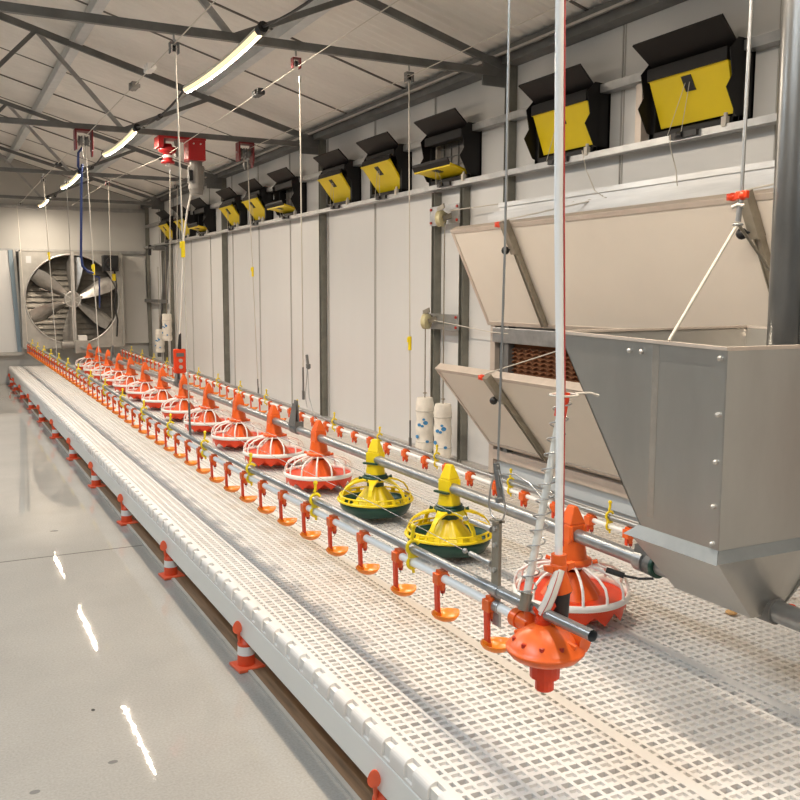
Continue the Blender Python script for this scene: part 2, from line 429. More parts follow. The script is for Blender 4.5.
# ------------------------------------------------------------------ slatted platform
ZT=.2625; PX=.50; PY=1.16; NX=15; NY=40
def slat_mesh(front=False):
    m=MB(); px=PX/NX; py=PY/NY; bx=.0098; by=.0105; h=.013
    for i in range(NX+1):
        x=i*px
        x0=x-bx/2 if 0<i<NX else (0 if i==0 else PX-bx*1.7); x1=x+bx/2 if 0<i<NX else (bx*1.7 if i==0 else PX)
        m.box(x0,x1,0,PY,-h,0)
    for j in range(NY+1):
        y=j*py; y0=max(0,y-by/2); y1=min(PY,y+by/2)
        for i in range(NX):
            xa=i*px+(bx/2 if i else bx*1.7); xb=(i+1)*px-(bx/2 if i+1<NX else bx*1.7)
            m.add([(xa,y0,-.0008),(xb,y0,-.0008),(xb,y1,-.0008),(xa,y1,-.0008),(xa,y0,-h),(xb,y0,-h),(xb,y1,-h),(xa,y1,-h)],
                  [(0,1,2,3),(0,4,5,1),(2,6,7,3),(7,6,5,4)])
            if j%2==0 and j<NY:      # every second row is closed by the deep cross rib
                m.add([(xa,y+by/2,-.0085),(xb,y+by/2,-.0085),(xb,y+py-by/2,-.0085),(xa,y+py-by/2,-.0085)],[(0,1,2,3)])
        if j%2==0 and j<NY: m.box(.002,PX-.002,y+.004,y+py-.004,-.030,-h)
    if front:
        # rounded lugs that lap over the skirting edge
        for k in range(10):
            y0=k*.116+.012; y1=y0+.074
            n=6; prof=[]
            for j in range(n+1):
                a=PI/2+PI/2*j/n; prof.append((-.004+.022*math.cos(a),0,-.0215+.022*math.sin(a)))
            prof += [(-.026,0,-.046),(-.004,0,-.046),(0.002,0,-.02),(.002,0,.0005)]
            m.prism([(p[0],y0,p[2]) for p in prof],(0,y1-y0,0))
    return m
x0=.952
protos={}
for i in range(4):
    for j in range(12):
        lab='white slatted floor panel, '+['skirting row','second row from the skirting','third row from the skirting','row along the right wall'][i]+', '+ordn(12-j)+' from the end wall'
        loc=(x0+i*PX, 14.42-12*PY+j*PY, ZT)
        key='front' if i==0 else 'mid'
        if key not in protos:
            mb=slat_mesh(key=='front')
            o=obj('slatted_floor_panel',mb,'slat',None,(0,0,0)); protos[key]=o
            o.location=loc; tag(o,lab,'floor panel','slatted floor panels')
        else:
            o=protos[key].copy(); COL.objects.link(o); o.location=loc; o['label']=lab
# supports and skirting
sk=MB().box(.926,.936,.45,14.43,.118,.208)
s=thing('platform_skirting','white skirting board along the aisle side of the slatted platform','skirting',(.93,7.4,.118))
obj('board',sk,'skirt',s,bevel=.002); obj('edge_rail',MB().box(.934,.9505,.45,14.43,.150,.252).box(.928,.936,.45,14.43,.2095,.218),'white_plastic',s)
for k in range(5):
    x=[1.2,1.45,1.95,2.45,2.9][k]
    single('platform_beam',MB().box(x-.02,x+.02,.5,14.42,.155,.2315),'white_plastic','white floor beam under the slats, '+ordn(k+1)+' from the skirting','beam','beams under the slats')
y=.6; k=0
lg=None
while y<14.4:
    for x in (1.2,1.95,2.9):
        k+=1
        lb='short white platform leg under the '+{1.2:'front',1.95:'middle',2.9:'rear'}[x]+' beam, '+ordn(int((y-.6)/2.3)+1)+' from the camera end'
        if lg is None:
            lg=single('platform_leg',MB().box(x-.03,x+.03,y-.03,y+.03,.01,.155),'white_plastic',lb,'platform leg','legs under the platform')
            l0=(x,y)
        else:
            o=lg.copy(); COL.objects.link(o); o.location=(x,y,.01); o['label']=lb
    y+=2.3

# traffic cones along the skirting
def make_cone():
    t=thing('traffic_cone','','traffic cone',(0,0,0),'small orange cones along the skirting')
    b=MB(); b.prism([(-.042,-.058,0),(.058,-.046,0),(.046,.05,0),(-.052,.042,0)],(0,0,.012))
    obj('base',b,'cone_base',t,bevel=.003)
    z=[.012,.05,.083,.118]
    def r(zz): return .0315-(zz-.012)*.035
    obj('lower_body',MB().lathe([(.0325,.010),(r(.05),.05)],n=20),'cone_orange',t)
    obj('white_band',MB().lathe([(r(.05)+.0008,.05),(r(.083)+.0008,.083)],n=20),'cone_white',t)
    obj('upper_body',MB().lathe([(r(.083)+.001,.083),(r(.088)+.002,.088),(r(.094)+.001,.094),(.0265,.0955),(.0255,.103),(.0225,.1045),(.020,.1165)],n=20),'cone_orange',t)
    h=MB(); pts=[(-.022,-.004,.095),(-.0275,-.006,.118),(-.0285,-.008,.140)]
    h.tube(pts,.006,8)
    n=16; c=Vector((-.0340,-.014,.158))
    vs=[]
    for kk in range(n):
        a=2*PI*kk/n; vs.append((c.x+.0135*math.cos(a)*(1-.25*math.sin(a)),c.y-.010*math.cos(a)-.004*math.sin(a),c.z+.026*math.sin(a)))
    h.prism(vs,(-.003,-.005,.001))
    obj('handle_tag',h,'cone_base',t)
    return t
cy=[1.93,3.07,4.25,5.37,6.5,7.66,8.86,10.05,11.2,12.35,13.4,14.1]
cp=None
for k,y in enumerate(cy):
    lb='small orange cone with a white band under the skirting, '+(ordn(k+1)+' from the camera end')
    if cp is None: cp=make_cone(); cp.location=(.945,y,0); cp['label']=lb
    else: dup(cp,(.945,y,0),lb)

# ------------------------------------------------------------------ feeder line
XF=1.86; ZP=.553
fp=thing('feed_pipe','long grey galvanised feed auger pipe through the row of feeder pans','pipe',(XF,8,ZP))
obj('tube',MB().cyl((XF,2.05,ZP),(XF,13.7,ZP),.0225,20),'galv_pipe',fp)
def collar(y,r,l): return MB().cyl((XF,y-l/2,ZP),(XF,y+l/2,ZP),r,20)
obj('coupling',collar(5.0,.027,.09),'galv',fp); obj('coupling',collar(8.0,.027,.09),'galv',fp); obj('coupling',collar(11.0,.027,.09),'galv',fp)
def tower(m,collar_m,t,yel=False):
    tw=MB()
    tw.lathe([(.053,.205),(.047,.24),(.043,.27)],n=14)
    # block around the pipe with a pointed cap
    tw.hexa([(-.037,-.034,.262),(.037,-.034,.262),(.037,.034,.262),(-.037,.034,.262),(-.033,-.031,.325),(.033,-.031,.325),(.033,.031,.325),(-.033,.031,.325)])
    tw.hexa([(-.033,-.031,.325),(.033,-.031,.325),(.033,.031,.325),(-.033,.031,.325),(-.008,-.018,.384),(.008,-.018,.384),(.008,.018,.384),(-.008,.018,.384)])
    for s in (-1,1): tw.box(s*.027-.005,s*.027+.005,-.039,.039,.272,.322)
    obj('drop_tower',tw,m,t,bevel=.004)
    co=MB().lathe([(.050,.186),(.067,.19),(.067,.204),(.056,.208)],n=24)
    for k in range(4):
        a=PI/4+k*PI/2; p=Vector((.070*math.cos(a),.070*math.sin(a),.197))
        co.cyl(p,p+Vector((.016*math.cos(a),.016*math.sin(a),.004)),.006,8,.008)
    obj('collar',co,collar_m,t)
def cone_petals(m,t,z0=.05):
    c=MB(); n=48; prof=[(.105,.052),(.095,.07),(.078,.105),(.055,.140),(.035,.165)]
    vs=[];fs=[]
    for i,(r,z) in enumerate(prof):
        for k in range(n):
            a=2*PI*k/n; rr=r*(1+.22*abs(math.sin(a*4))*(1-i/5))
            vs.append((rr*math.cos(a),rr*math.sin(a),z))
    for i in range(len(prof)-1):
        for k in range(n): fs.append((i*n+k,i*n+(k+1)%n,(i+1)*n+(k+1)%n,(i+1)*n+k))
    c.add(vs,fs,True)
    obj('feed_cone',c,m,t)
def make_feeder():
    t=thing('feeder_pan','','feeder pan',(0,0,0),'orange feeder pans with white grills')
    d=MB().lathe([(.03,.022),(.115,.020),(.150,.040),(.176,.080),(.184,.086),(.186,.084)],n=40)
    vs=[];fs=[];n=56
    for k in range(n):
        a=2*PI*k/n; zz=.060-.034*(1 if k%4==2 else .5 if k%2 else 0)
        vs+= [(.186*math.cos(a),.186*math.sin(a),.086),(.180*math.cos(a),.180*math.sin(a),zz)]
    for k in range(n): fs.append((2*k,2*k+1,2*((k+1)%n)+1,2*((k+1)%n)))
    d.add(vs,fs,True)
    obj('pan',d,'orange_deep',t)
    obj('grill_ring',MB().ring((0,0,.091),.188,.0075,48,8,1.6),'white_grill',t)
    for k in range(14):
        a=2*PI*(k+.5)/14; c,s=math.cos(a),math.sin(a)
        pts=[(.188,.093),(.187,.122),(.177,.148),(.145,.169),(.10,.182),(.058,.188)]
        o=obj('grill_rib',MB().tube([(r*c,r*s,z) for r,z in pts],.0050,6),'white_grill',t)
    obj('grill_hub',MB().ring((0,0,.188),.056,.007,24,6),'white_grill',t)
    cone_petals(M['orange'],t)
    tower(M['orange'],M['orange'],t)
    return t
def make_yellow():
    t=thing('feeder_pan','','feeder pan',(0,0,0),'yellow and green feeder pans')
    d=MB().lathe([(.03,.022),(.12,.020),(.160,.030),(.178,.058),(.186,.088),(.182,.088),(.174,.062),(.155,.036),(.12,.028),(.03,.028)],n=48)
    obj('pan',d,'green',t)
    r=MB().ring((0,0,.094),.190,.0065,56,8,1.0).ring((0,0,.116),.180,.005,56,8,.9)
    for k in range(24):
        a=2*PI*k/24; c,s=math.cos(a),math.sin(a)
        r.bar((.190*c,.190*s,.092),(.180*c,.180*s,.117),.022 if k%2==0 else .007,.006)
    obj('grill_ring',r,'yellow',t)
    for k in range(6):
        a=2*PI*(k+.35)/6; c,s=math.cos(a),math.sin(a); tn=(-s,c)
        a1=MB()
        pts=[(.186,.100,.012),(.176,.135,.010),(.155,.160,.0095),(.12,.178,.012),(.085,.188,.020),(.058,.193,.030)]
        for (r0,z0,w0),(r1,z1,w1) in zip(pts,pts[1:]):
            q=[]
            for (rr,zz,ww) in ((r0,z0,w0),(r1,z1,w1)):
                for sgn,dz in ((-1,-.004),(1,-.004),(1,.005),(-1,.005)):
                    q.append((rr*c+sgn*ww*tn[0],rr*s+sgn*ww*tn[1],zz+dz))
            a1.hexa([q[0],q[1],q[2],q[3],q[4],q[5],q[6],q[7]])
        obj('grill_arm',a1,'yellow',t)
    obj('grill_hub',MB().lathe([(.062,.182),(.066,.19),(.058,.2),(.05,.2)],n=28),'yellow',t)
    cone_petals(M['yellow'],t)
    f=MB()
    for k in range(8):
        a=2*PI*k/8; f.bar((.07*math.cos(a),.07*math.sin(a),.075),(.128*math.cos(a),.128*math.sin(a),.062),.022,.018)
    obj('cone_fin',f,'yellow',t)
    obj('sleeve',MB().lathe([(.043,.140),(.043,.186)],n=24),'green',t)
    tower(M['yellow'],M['green'],t)
    k=MB()
    for sx in (-1,1): k.box(sx*.047-.008,sx*.047+.008,-.042,.042,.268,.276)
    k.ring((0,0,.212),.054,.006,24,6); 
    obj('pipe_clip',k,'green',t)
    return t
fy=[4.63,5.38,6.12,6.90,7.68,8.5,9.28,10.03,10.72,11.45,12.2,12.95]
fe=None
names=['nearest behind the yellow pair']+[ordn(k)+' behind the yellow pair' for k in range(2,20)]
for k,y in enumerate(fy):
    lb='orange feeder pan with white grill, '+names[k]
    if fe is None: fe=make_feeder(); fe.location=(XF,y,ZT+.003); fe['label']=lb
    else: dup(fe,(XF,y,ZT+.003),lb)
dup(fe,(XF,2.375,ZT+.003),'orange feeder pan with white grill beside the hopper, behind the red pressure regulator')
ye=make_yellow(); ye.scale=(.95,.95,1); ye.location=(XF,3.19,ZT+.003); ye.rotation_euler.z=.25; ye['label']='yellow and dark green feeder pan nearer the hopper, right one of the pair'
dup(ye,(XF,3.90,ZT+.003),'yellow and dark green feeder pan next to the orange row, left one of the pair',rotz=.6)
# hanger brackets on the feed pipe
def bracket(y,lb):
    t=thing('pipe_hanger',lb,'hanger bracket',(XF,y,ZP-.03),'hanger brackets on the feed pipe')
    m=MB().prism([(XF-.004,y-.055,ZP-.01),(XF-.004,y+.055,ZP-.01),(XF-.004,y+.022,ZP+.17),(XF-.004,y-.022,ZP+.17)],(.008,0,0))
    m.box(XF-.025,XF+.025,y-.055,y-.05,ZP-.01,ZP+.05).box(XF-.025,XF+.025,y+.05,y+.055,ZP-.01,ZP+.05)
    m.prism([(XF-.03,y-.055,ZP+.02),(XF-.03,y+.055,ZP+.02),(XF-.012,y+.03,ZP+.15),(XF-.012,y-.03,ZP+.15)],(.004,0,0))
    obj('plate',m,'steel_dark',t)
    obj('clamp',MB().cyl((XF,y-.045,ZP),(XF,y+.045,ZP),.028,16),'steel_dark',t)
bracket(4.98,'grey triangular hanger bracket on the feed pipe between orange pans'); bracket(7.86,'grey hanger bracket on the feed pipe under the red remote control')
bracket(11.1,'far grey hanger bracket on the feed pipe near the end wall')
# drive unit at the far end
t=thing('feed_motor','grey feed motor and gearbox at the far end of the feed pipe','motor',(XF,13.78,ZP-.08))
obj('gearbox',MB().box(XF-.09,XF+.09,13.66,13.9,ZP-.08,ZP+.10),'fanframe',t,bevel=.008)
obj('motor_body',MB().cyl((XF-.09,13.78,ZP+.03),(XF-.26,13.78,ZP+.03),.06,16),'motor',t)
obj('junction_box',MB().box(XF-.03,XF+.08,13.68,13.84,ZP+.10,ZP+.17),'white_plastic',t,bevel=.004)

# ------------------------------------------------------------------ drinker lines
ZW=[(1.2,.630),(1.7,.612),(2.05,.606),(2.4,.598),(3.06,.584),(3.65,.569),(4.25,.562),(5.9,.558),(7.6,.575),(9.0,.585),(14.0,.600)]
XD=1.155
ZR=[(2.0,.380),(2.9,.376),(3.1,.377),(4.5,.390),(5.9,.398),(7.0,.415),(9.0,.435),(11.2,.450),(14.2,.470)]
XD2=2.49
def pipe_path(xx,zf,y0,y1,dz=0,n=60): return [(xx,y0+(y1-y0)*i/n,lerp(zf,y0+(y1-y0)*i/n)+dz) for i in range(n+1)]
def drinker_line(name,xx,zf,y0,y1,ye0,ds):
    single('water_pipe',MB().tube(pipe_path(xx,zf,y0,y1),.0112,12),'pvc','white square-jointed water pipe of the '+ds+' drinker line' if False else 'white water pipe of the '+ds+' drinker line','water pipe','drinker water pipes')
    p=MB().tube(pipe_path(xx,zf,ye0,y1-.1,.038),.0125,14,cap=False)
    single('support_pipe',p,'galv_pipe','grey steel support pipe above the '+ds+' drinker water pipe','pipe','drinker support pipes')
drinker_line('l',XD,ZW,1.68,13.95,1.40,'left')
drinker_line('r',XD2,ZR,2.2,14.15,1.9,'right')
def lens_cup(cx,cy,cz,L,W,D):
    m=MB(); n=28; vs=[];fs=[]
    lev=[(1,0),(.98,-.25),(.8,-.7),(.45,-1),(.0001,-1.02)]
    inner=[(.93,0),(.85,-.3),(.6,-.62),(.0001,-.72)]
    def add(levels,flip):
        o=len(vs)
        for s,h in levels:
            for k in range(n):
                a=2*PI*k/n; ca,sa=math.cos(a),math.sin(a)
                ex=L*s*math.copysign(abs(ca)**1.0,ca); ey=W*s*math.copysign(abs(sa)**1.35,sa)
                tip=.012*abs(ca)**4*s
                vs.append((cx+ex,cy+ey,cz+h*D+tip*.35))
        for i in range(len(levels)-1):
            for k in range(n):
                q=(o+i*n+k,o+(i+1)*n+k,o+(i+1)*n+(k+1)%n,o+i*n+(k+1)%n)
                fs.append(q if not flip else q[::-1])
        return o
    a=add(lev,False); b=add(inner,True)
    for k in range(n): fs.append((a+k,a+(k+1)%n,b+(k+1)%n,b+k))
    m.add(vs,fs,True); return m
def make_drinker(cup=True):
    t=thing('nipple_drinker','','drinker',(0,0,0))
    s=MB().cyl((0,-.0145,0),(0,.0145,0),.0168,14).box(-.0105,.0105,-.015,.015,.008,.0195)
    s.box(-.0205,-.010,-.0150,.0150,-.016,.013).cyl((0,0,-.010),(0,0,-.034),.0105,12,.0085)
    obj('saddle_clamp',s,'orange',t,bevel=.0015)
    nm=MB().cyl((0.003,0,-.030),(.003,0,-.043),.0082,12,.0058)
    nn=obj('nipple',nm,'red_nipple',t)
    obj('pin',MB().cyl((.003,0,-.043),(.003,0,-.051),.0019,8),'wire',nn)
    if cup:
        ar=MB().prism([(-.0195,-.0095,-.012),(-.0105,-.0095,-.012),(-.0075,-.0095,-.098),(-.0165,-.0095,-.098)],(0,.019,0))
        obj('arm',ar,'orange_deep',t,bevel=.002)
        obj('cup',lens_cup(.012,0,-.0985,.040,.039,.020),'orange_light',t)
        c=MB().prism([(-.0215,-.010,-.100),(-.004,-.010,-.104),(-.004,.010,-.104),(-.0215,.010,-.100)],(0,0,.012))
        obj('cup_mount',c,'orange_light',t,bevel=.003)
    else:
        ar=MB().prism([(-.0185,-.006,-.006),(-.012,-.006,-.006),(-.012,-.006,-.040),(-.018,-.006,-.040)],(0,.012,0))
        obj('arm',ar,'orange_deep',t,bevel=.002)
    return t
dr=None; k=0; y=1.772
while y<13.8:
    k+=1; lb='orange cup drinker on the left water pipe, '+ordn(k)+' from the red regulator'
    loc=(XD,y,lerp(ZW,y))
    if dr is None:
        dr=make_drinker(); dr.location=loc; dr['label']=lb; dr['group']='cup drinkers on the left line'
    else: dup(dr,loc,lb)
    y+=.2435
NL=k
y=2.553; k=0; dn=None; df=None
while y<14.0:
    k+=1; loc=(XD2,y,lerp(ZR,y)); near=y<7.0
    if near:
        lb='orange nipple drinker on the right water pipe, '+ordn(k)+' from the hopper'
        if dn is None: dn=make_drinker(False); dn.scale=(1.25,1.25,1.25); dn.location=loc; dn['label']=lb; dn['group']='drinkers on the right line'
        else: dup(dn,loc,lb)
    else:
        lb='orange cup drinker on the right water pipe, '+ordn(k)+' from the hopper'
        r=dup(dr,loc,lb,'drinkers on the right line')
    y+=.2487
def make_clip():
    m=MB()
    pts=[(0,0,.088),(0,0,.070),(-.004,0,.060)]
    m.tube(pts,.0048,8); m.ball((0,0,.089),.0075,8,5)
    n=12
    m.tube([(.0165*math.cos(a),0,.038+.0165*math.sin(a)) for a in [PI*.15+PI*1.7*i/n*1.0 for i in range(n+1)]],.005,6)
    m.tube([(.0145*math.cos(a),0,.0145*math.sin(a)) for a in [PI*.75+PI*1.2*i/n for i in range(n+1)]],.0045,6)
    m.tube([(0,0,-.012),(.002,0,-.026)],.004,6)
    m.box(-.012,.012,-.005,.005,.012,.024)
    return m
cl=None
k=0; y=2.178
while y<13.6:
    k+=1; lb='yellow pipe clip on the left drinker line, '+ordn(k)+' from the red regulator'
    loc=(XD,y,lerp(ZW,y))
    if cl is None:
        cl=obj('pipe_clip',make_clip(),'yellow',None,(0,0,0)); cl.location=loc; cl.scale=(1.15,1.15,1.15); tag(cl,lb,'pipe clip','yellow clips on the left line')
    else:
        o=cl.copy(); COL.objects.link(o); o.location=loc; o['label']=lb
    y+=.7305
k=0; y=2.93
while y<13.8:
    k+=1; o=cl.copy(); COL.objects.link(o); o.location=(XD2,y,lerp(ZR,y)); o['label']='yellow pipe clip on the right drinker line, '+ordn(k)+' from the hopper'; o['group']='yellow clips on the right line'
    y+=.742

# pressure regulator at the near end of the left line
rx,ry=1.153,1.555
t=thing('pressure_regulator','red-orange round water pressure regulator at the near end of the left drinker line','regulator',(rx,ry,.485))
b=MB().lathe([(.02,.551),(.055,.554),(.074,.563),(.083,.573),(.0835,.5755),(.0862,.5765),(.0862,.5825),(.0835,.5835),(.080,.590),(.058,.613),(.034,.628),(.02,.633)],(rx,ry,0),40)
obj('diaphragm_housing',b,'orange',t)
obj('cap_nut',MB().lathe([(.018,.485),(.021,.488),(.021,.512),(.024,.514),(.033,.516),(.034,.545),(.03,.552)],(rx,ry,0),14,False),'orange_deep',t)
ins=MB().cyl((rx,ry+.01,.61),(rx,ry+.01,.640),.018,14).cyl((rx,ry+.01,.640),(rx,ry+.01,.662),.0155,14)
for s in (-1,1): ins.prism([(rx+s*.012,ry+.008,.645),(rx+s*.030,ry+.004,.668),(rx+s*.027,ry+.004,.676),(rx+s*.012,ry+.008,.660)],(0,.006,0))
obj('inlet_nut',ins,'orange_deep',t)
obj('rib',MB().bar((rx+.004,ry-.03,.612),(rx+.028,ry-.07,.596),.013,.018),'orange',t,bevel=.003)
obj('side_port',MB().cyl((rx+.05,ry-.01,.60),(rx+.065,ry-.055,.598),.019,14,.023),'orange',t,bevel=.003)
obj('rib',MB().bar((rx-.01,ry+.03,.614),(rx-.04,ry+.06,.60),.012,.014),'orange',t,bevel=.003)
for k in range(10):
    a=2*PI*k/10+.2
    obj('screw',MB().cyl((rx+.068*math.cos(a),ry+.068*math.sin(a),.594),(rx+.068*math.cos(a),ry+.068*math.sin(a),.6050),.0055,8),'red_nipple',t)
obj('outlet_union',MB().cyl((rx,ry+.055,.612),(rx,ry+.10,.612),.0185,16).cyl((rx,ry+.095,.612),(rx,ry+.118,.612),.0215,16).cyl((rx,ry+.06,.60),(rx,ry+.06,.655),.013,14),'orange',t)
# breather tube with coil, joined to the union
bt=thing('breather_tube','clear upright breather tube wrapped in a wire coil beside the white drop pipe','breather tube',(1.108,1.62,.66))
p0=Vector((rx-.018,1.612,.655)); p1=Vector((1.220,1.60,1.125))
obj('tube',MB().cyl(p0,p1,.0088,14),'pvc_clear',bt)
c=MB(); d=(p1-p0); n=13*12; dd=d.normalized(); ua=Vector((0,1,0)); ua=(ua-dd*ua.dot(dd)).normalized(); ub=dd.cross(ua)
pts=[p0+d*(.06+.94*i/n)+(ua*math.cos(2*PI*i/12)+ub*math.sin(2*PI*i/12))*.0185 for i in range(n+1)]
obj('wire_coil',c.tube(pts,.0019,5),'wire',bt)
obj('ferrule',MB().cyl(p0-dd*.004,p0+dd*.035,.0135,14),'strut',bt)
obj('clip_band',MB().cyl(p1-dd*.045,p1+dd*.010,.0135,14),'orange_deep',bt)
ty=MB().ring((1.212,1.588,1.130),.030,.0028,20,6).tube([(1.24,1.585,1.132),(1.27,1.57,1.134),(1.285,1.56,1.128)],.0025,6)
obj('wire_tie',ty,'rope',bt)
# white drop pipe with hose behind
wp=thing('drop_pipe','tall white water drop pipe hanging down to the red regulator','pipe',(1.2,1.56,.74))
obj('pipe',MB().tube([(1.150,1.56,2.65),(1.155,1.56,1.94),(1.163,1.56,1.54),(1.180,1.56,1.15),(1.187,1.56,.77)],.0088,14),'pvc',wp)
conn=MB().cyl((1.187,1.56,.745),(1.187,1.56,.785),.017,14).ball((1.187,1.56,.755),.021,14,8,(1,.9,.9)).cyl((1.187,1.56,.74),(1.198,1.550,.70),.019,12)
for s in (-1,1): conn.prism([(1.187+s*.02,1.552,.745),(1.187+s*.036,1.552,.752),(1.187+s*.038,1.552,.764),(1.187+s*.02,1.552,.762)],(0,.012,0))
conn.cyl((1.187,1.56,.77),(1.187,1.56,.81),.0045,8)
obj('hose_connector',conn,'orange',wp)
obj('filter_cup',MB().cyl((1.200,1.572,.70),(1.203,1.578,.625),.0245,18,.022).cyl((1.200,1.572,.705),(1.200,1.572,.695),.027,18),'black',wp)
hs=[(1.184,1.553,.752),(1.176,1.55,.735),(1.164,1.55,.705),(1.156,1.555,.680),(1.149,1.565,.655)]
obj('braided_hose',MB().tube(hs,.0125,14),'pvc_clear',wp)
for k,(m,dx) in enumerate((('hose_red',.0085),('hose_blue',0.0),('hose_red',-.0085))):
    obj('hose_stripe',MB().tube([(p[0]+dx,p[1]-.0095,p[2]) for p in hs],.0011,5),m,wp)
h2=MB().tube([(1.170,1.575,2.65),(1.173,1.575,1.94),(1.183,1.575,1.54),(1.197,1.575,1.15),(1.201,1.572,.80)],.0062,12)
h2o=thing('braided_hose','clear hose with red and blue lines running down beside the white drop pipe','hose',(1.21,1.575,.8))
obj('hose',h2,'pvc_clear',h2o)
obj('hose_stripe',MB().tube([(1.1715,1.5685,2.65),(1.1745,1.5685,1.94),(1.1845,1.5685,1.54),(1.1985,1.5685,1.15),(1.2025,1.5655,.80)],.0022,5),'hose_red',h2o)
obj('hose_stripe',MB().tube([(1.1655,1.569,2.65),(1.1685,1.569,1.94),(1.1785,1.569,1.54),(1.1925,1.569,1.15),(1.1965,1.566,.80)],.0020,5),'hose_blue',h2o)
# hanging strap of the left line
hk=thing('line_hanger','steel hanger with tensioner and wire loop holding the near end of the left drinker line','hanger',(XD,1.755,.62))
obj('cord',MB().tube([(XD,1.74,2.65),(XD,1.743,1.446),(XD,1.757,.963)],.0032,6),'wire',hk)
obj('tensioner',MB().bar((XD,1.765,.955),(XD,1.742,.873),.014,.010).bar((XD-.008,1.752,.94),(XD-.008,1.738,.90),.004,.012).box(XD-.02,XD-.004,1.725,1.738,.868,.88),'steel_dark',hk,bevel=.002)
lp=[(XD,1.757,.95),(XD,1.785,.90),(XD,1.795,.85),(XD,1.780,.826),(XD,1.755,.82),(XD,1.732,.826),(XD,1.722,.85),(XD,1.735,.90),(XD,1.755,.94)]
obj('wire_loop',MB().tube(lp,.0022,6),'wire',hk)
obj('strap',MB().box(XD-.004,XD+.004,1.742,1.772,.628,.822).box(XD-.012,XD+.012,1.742,1.772,.815,.82),'strut',hk)
for z in (.70,.76,.80): obj('bolt',MB().cyl((XD-.009,1.757,z),(XD+.007,1.757,z),.006,8),'alu',hk)
obj('pipe_clamp',MB().cyl((XD,1.739,.649),(XD,1.775,.649),.0155,16).cyl((XD,1.735,.611),(XD,1.765,.611),.0145,16).box(XD-.003,XD+.003,1.737,1.765,.565,.60),'galv',hk)
obj('release_cord',MB().tube([(XD,1.735,.935),(XD+.01,1.70,.938),(XD+.02,1.66,.925),(XD+.025,1.62,.90)],.002,6),'wire',hk)
for z,ds in ((.792,'upper'),(.708,'lower')):
    w=MB().cyl((XD,1.79,z),(XD,1.875,z),.0062,10).tube([(XD,1.875,z),(XD,2.4,z+.008),(XD,4.6,z)],.0011,4).cyl((XD,1.778,z),(XD,1.795,z),.008,10)
    w.ball((XD,1.90,z),.007,8,5)
    single('perch_wire',w,'galv',ds+' anti-roost wire with a turnbuckle above the left drinker line','wire','anti-roost wires')

# ------------------------------------------------------------------ suspension cords from the trusses
def cord(label,top,bot,zclip=None,lower=None,mat_='rope',pul=True,grp='hanging cords'):
    t=thing('suspension_cord',label,'cord',bot,grp)
    T=Vector(top);B=Vector(bot)
    def at(z): return B+(T-B)*((z-B.z)/(T.z-B.z))
    zl=lower if lower else B.z
    if zl>B.z:
        obj('rod',MB().cyl(B,at(zl),.0055,8).box(B.x-.004,B.x+.004,B.y-.012,B.y+.012,B.z,B.z+.05),'steel_dark',t)
    obj('rope',MB().cyl(at(zl),T,.0038,6),mat_,t)
    if zclip: 
        p=at(zclip); obj('clip',MB().cyl(p-Vector((0,0,.04)),p+Vector((0,0,.04)),.0105,10).box(p.x-.016,p.x+.004,p.y-.007,p.y+.007,p.z+.005,p.z+.035),'yellow',t,bevel=.002)
    if pul:
        obj('hook',MB().cyl(T,T+Vector((0,0,.03)),.007,8),'wire',t)
    return t
zs_=lambda y:lerp(ZW,y)+.05
cord('pale cord from the nearest truss to the left drinker line, with a small yellow clip',(1.075,4.45,2.50),(XD,4.66,zs_(4.6)),1.56,.78)
cord('pale cord from the winch truss to the left drinker line, crossing the fan',(1.072,7.3,2.48),(XD,7.5,zs_(7.5)),1.52)
cord('pale cord from the third truss to the left drinker line, left of the fan hub',(1.07,10.2,2.51),(XD,10.4,zs_(10.4)),1.72)
cord('far cord with red stop at its top, left of the exhaust fan',(1.12,14.15,2.55),(XD,13.85,zs_(13.8)),None)
cord('cord from the nearest truss down to the hanger bracket on the feed pipe',(1.70,4.45,2.40),(XF,4.86,.74),None,.93)
cord('pale cord from the winch drum down to the feed pipe',(1.70,7.3,2.27),(XF,8.2,.575),None,None)
cord('cord with red stop from the third truss to the feed pipe, right of the fan',(1.72,10.2,2.5),(XF,11.1,.73),None,None)
cord('thin cord from the third truss to the feed pipe in front of the fan bar',(1.31,10.3,2.42),(1.80,13.9,.70),None,None,'wire')
zr_=lambda y:lerp(ZR,y)+.05
cord('pale cord with yellow clip from the nearest truss to the right drinker line',(2.32,4.45,2.46),(XD2,4.74,zr_(4.7)),1.06,.60)
cord('pale cord from the red pulley block to the right drinker line, with a yellow clip',(2.33,7.3,2.40),(XD2,7.6,zr_(7.6)),1.52,.60)
cord('far pale cord to the right drinker line near the hanging sacks',(2.45,10.2,2.5),(XD2,10.6,zr_(10.6)),None,.65)
ch=thing('line_tensioner','small dark cord tensioner hanging over the right side of the feed pipe','tensioner',(XF,4.79,.93))
obj('body',MB().bar((XF,4.80,1.0),(XF,4.775,.92),.014,.012).box(XF-.012,XF+.01,4.765,4.785,.925,.95),'steel_dark',ch,bevel=.002)
obj('loop',MB().tube([(XF,4.79,.93),(XF,4.83,.76),(XF,4.80,.70)],.0025,5).tube([(XF,4.79,.93),(XF,4.77,.76),(XF,4.72,.70),(XF,4.66,.62)],.0025,5),'wire',ch)
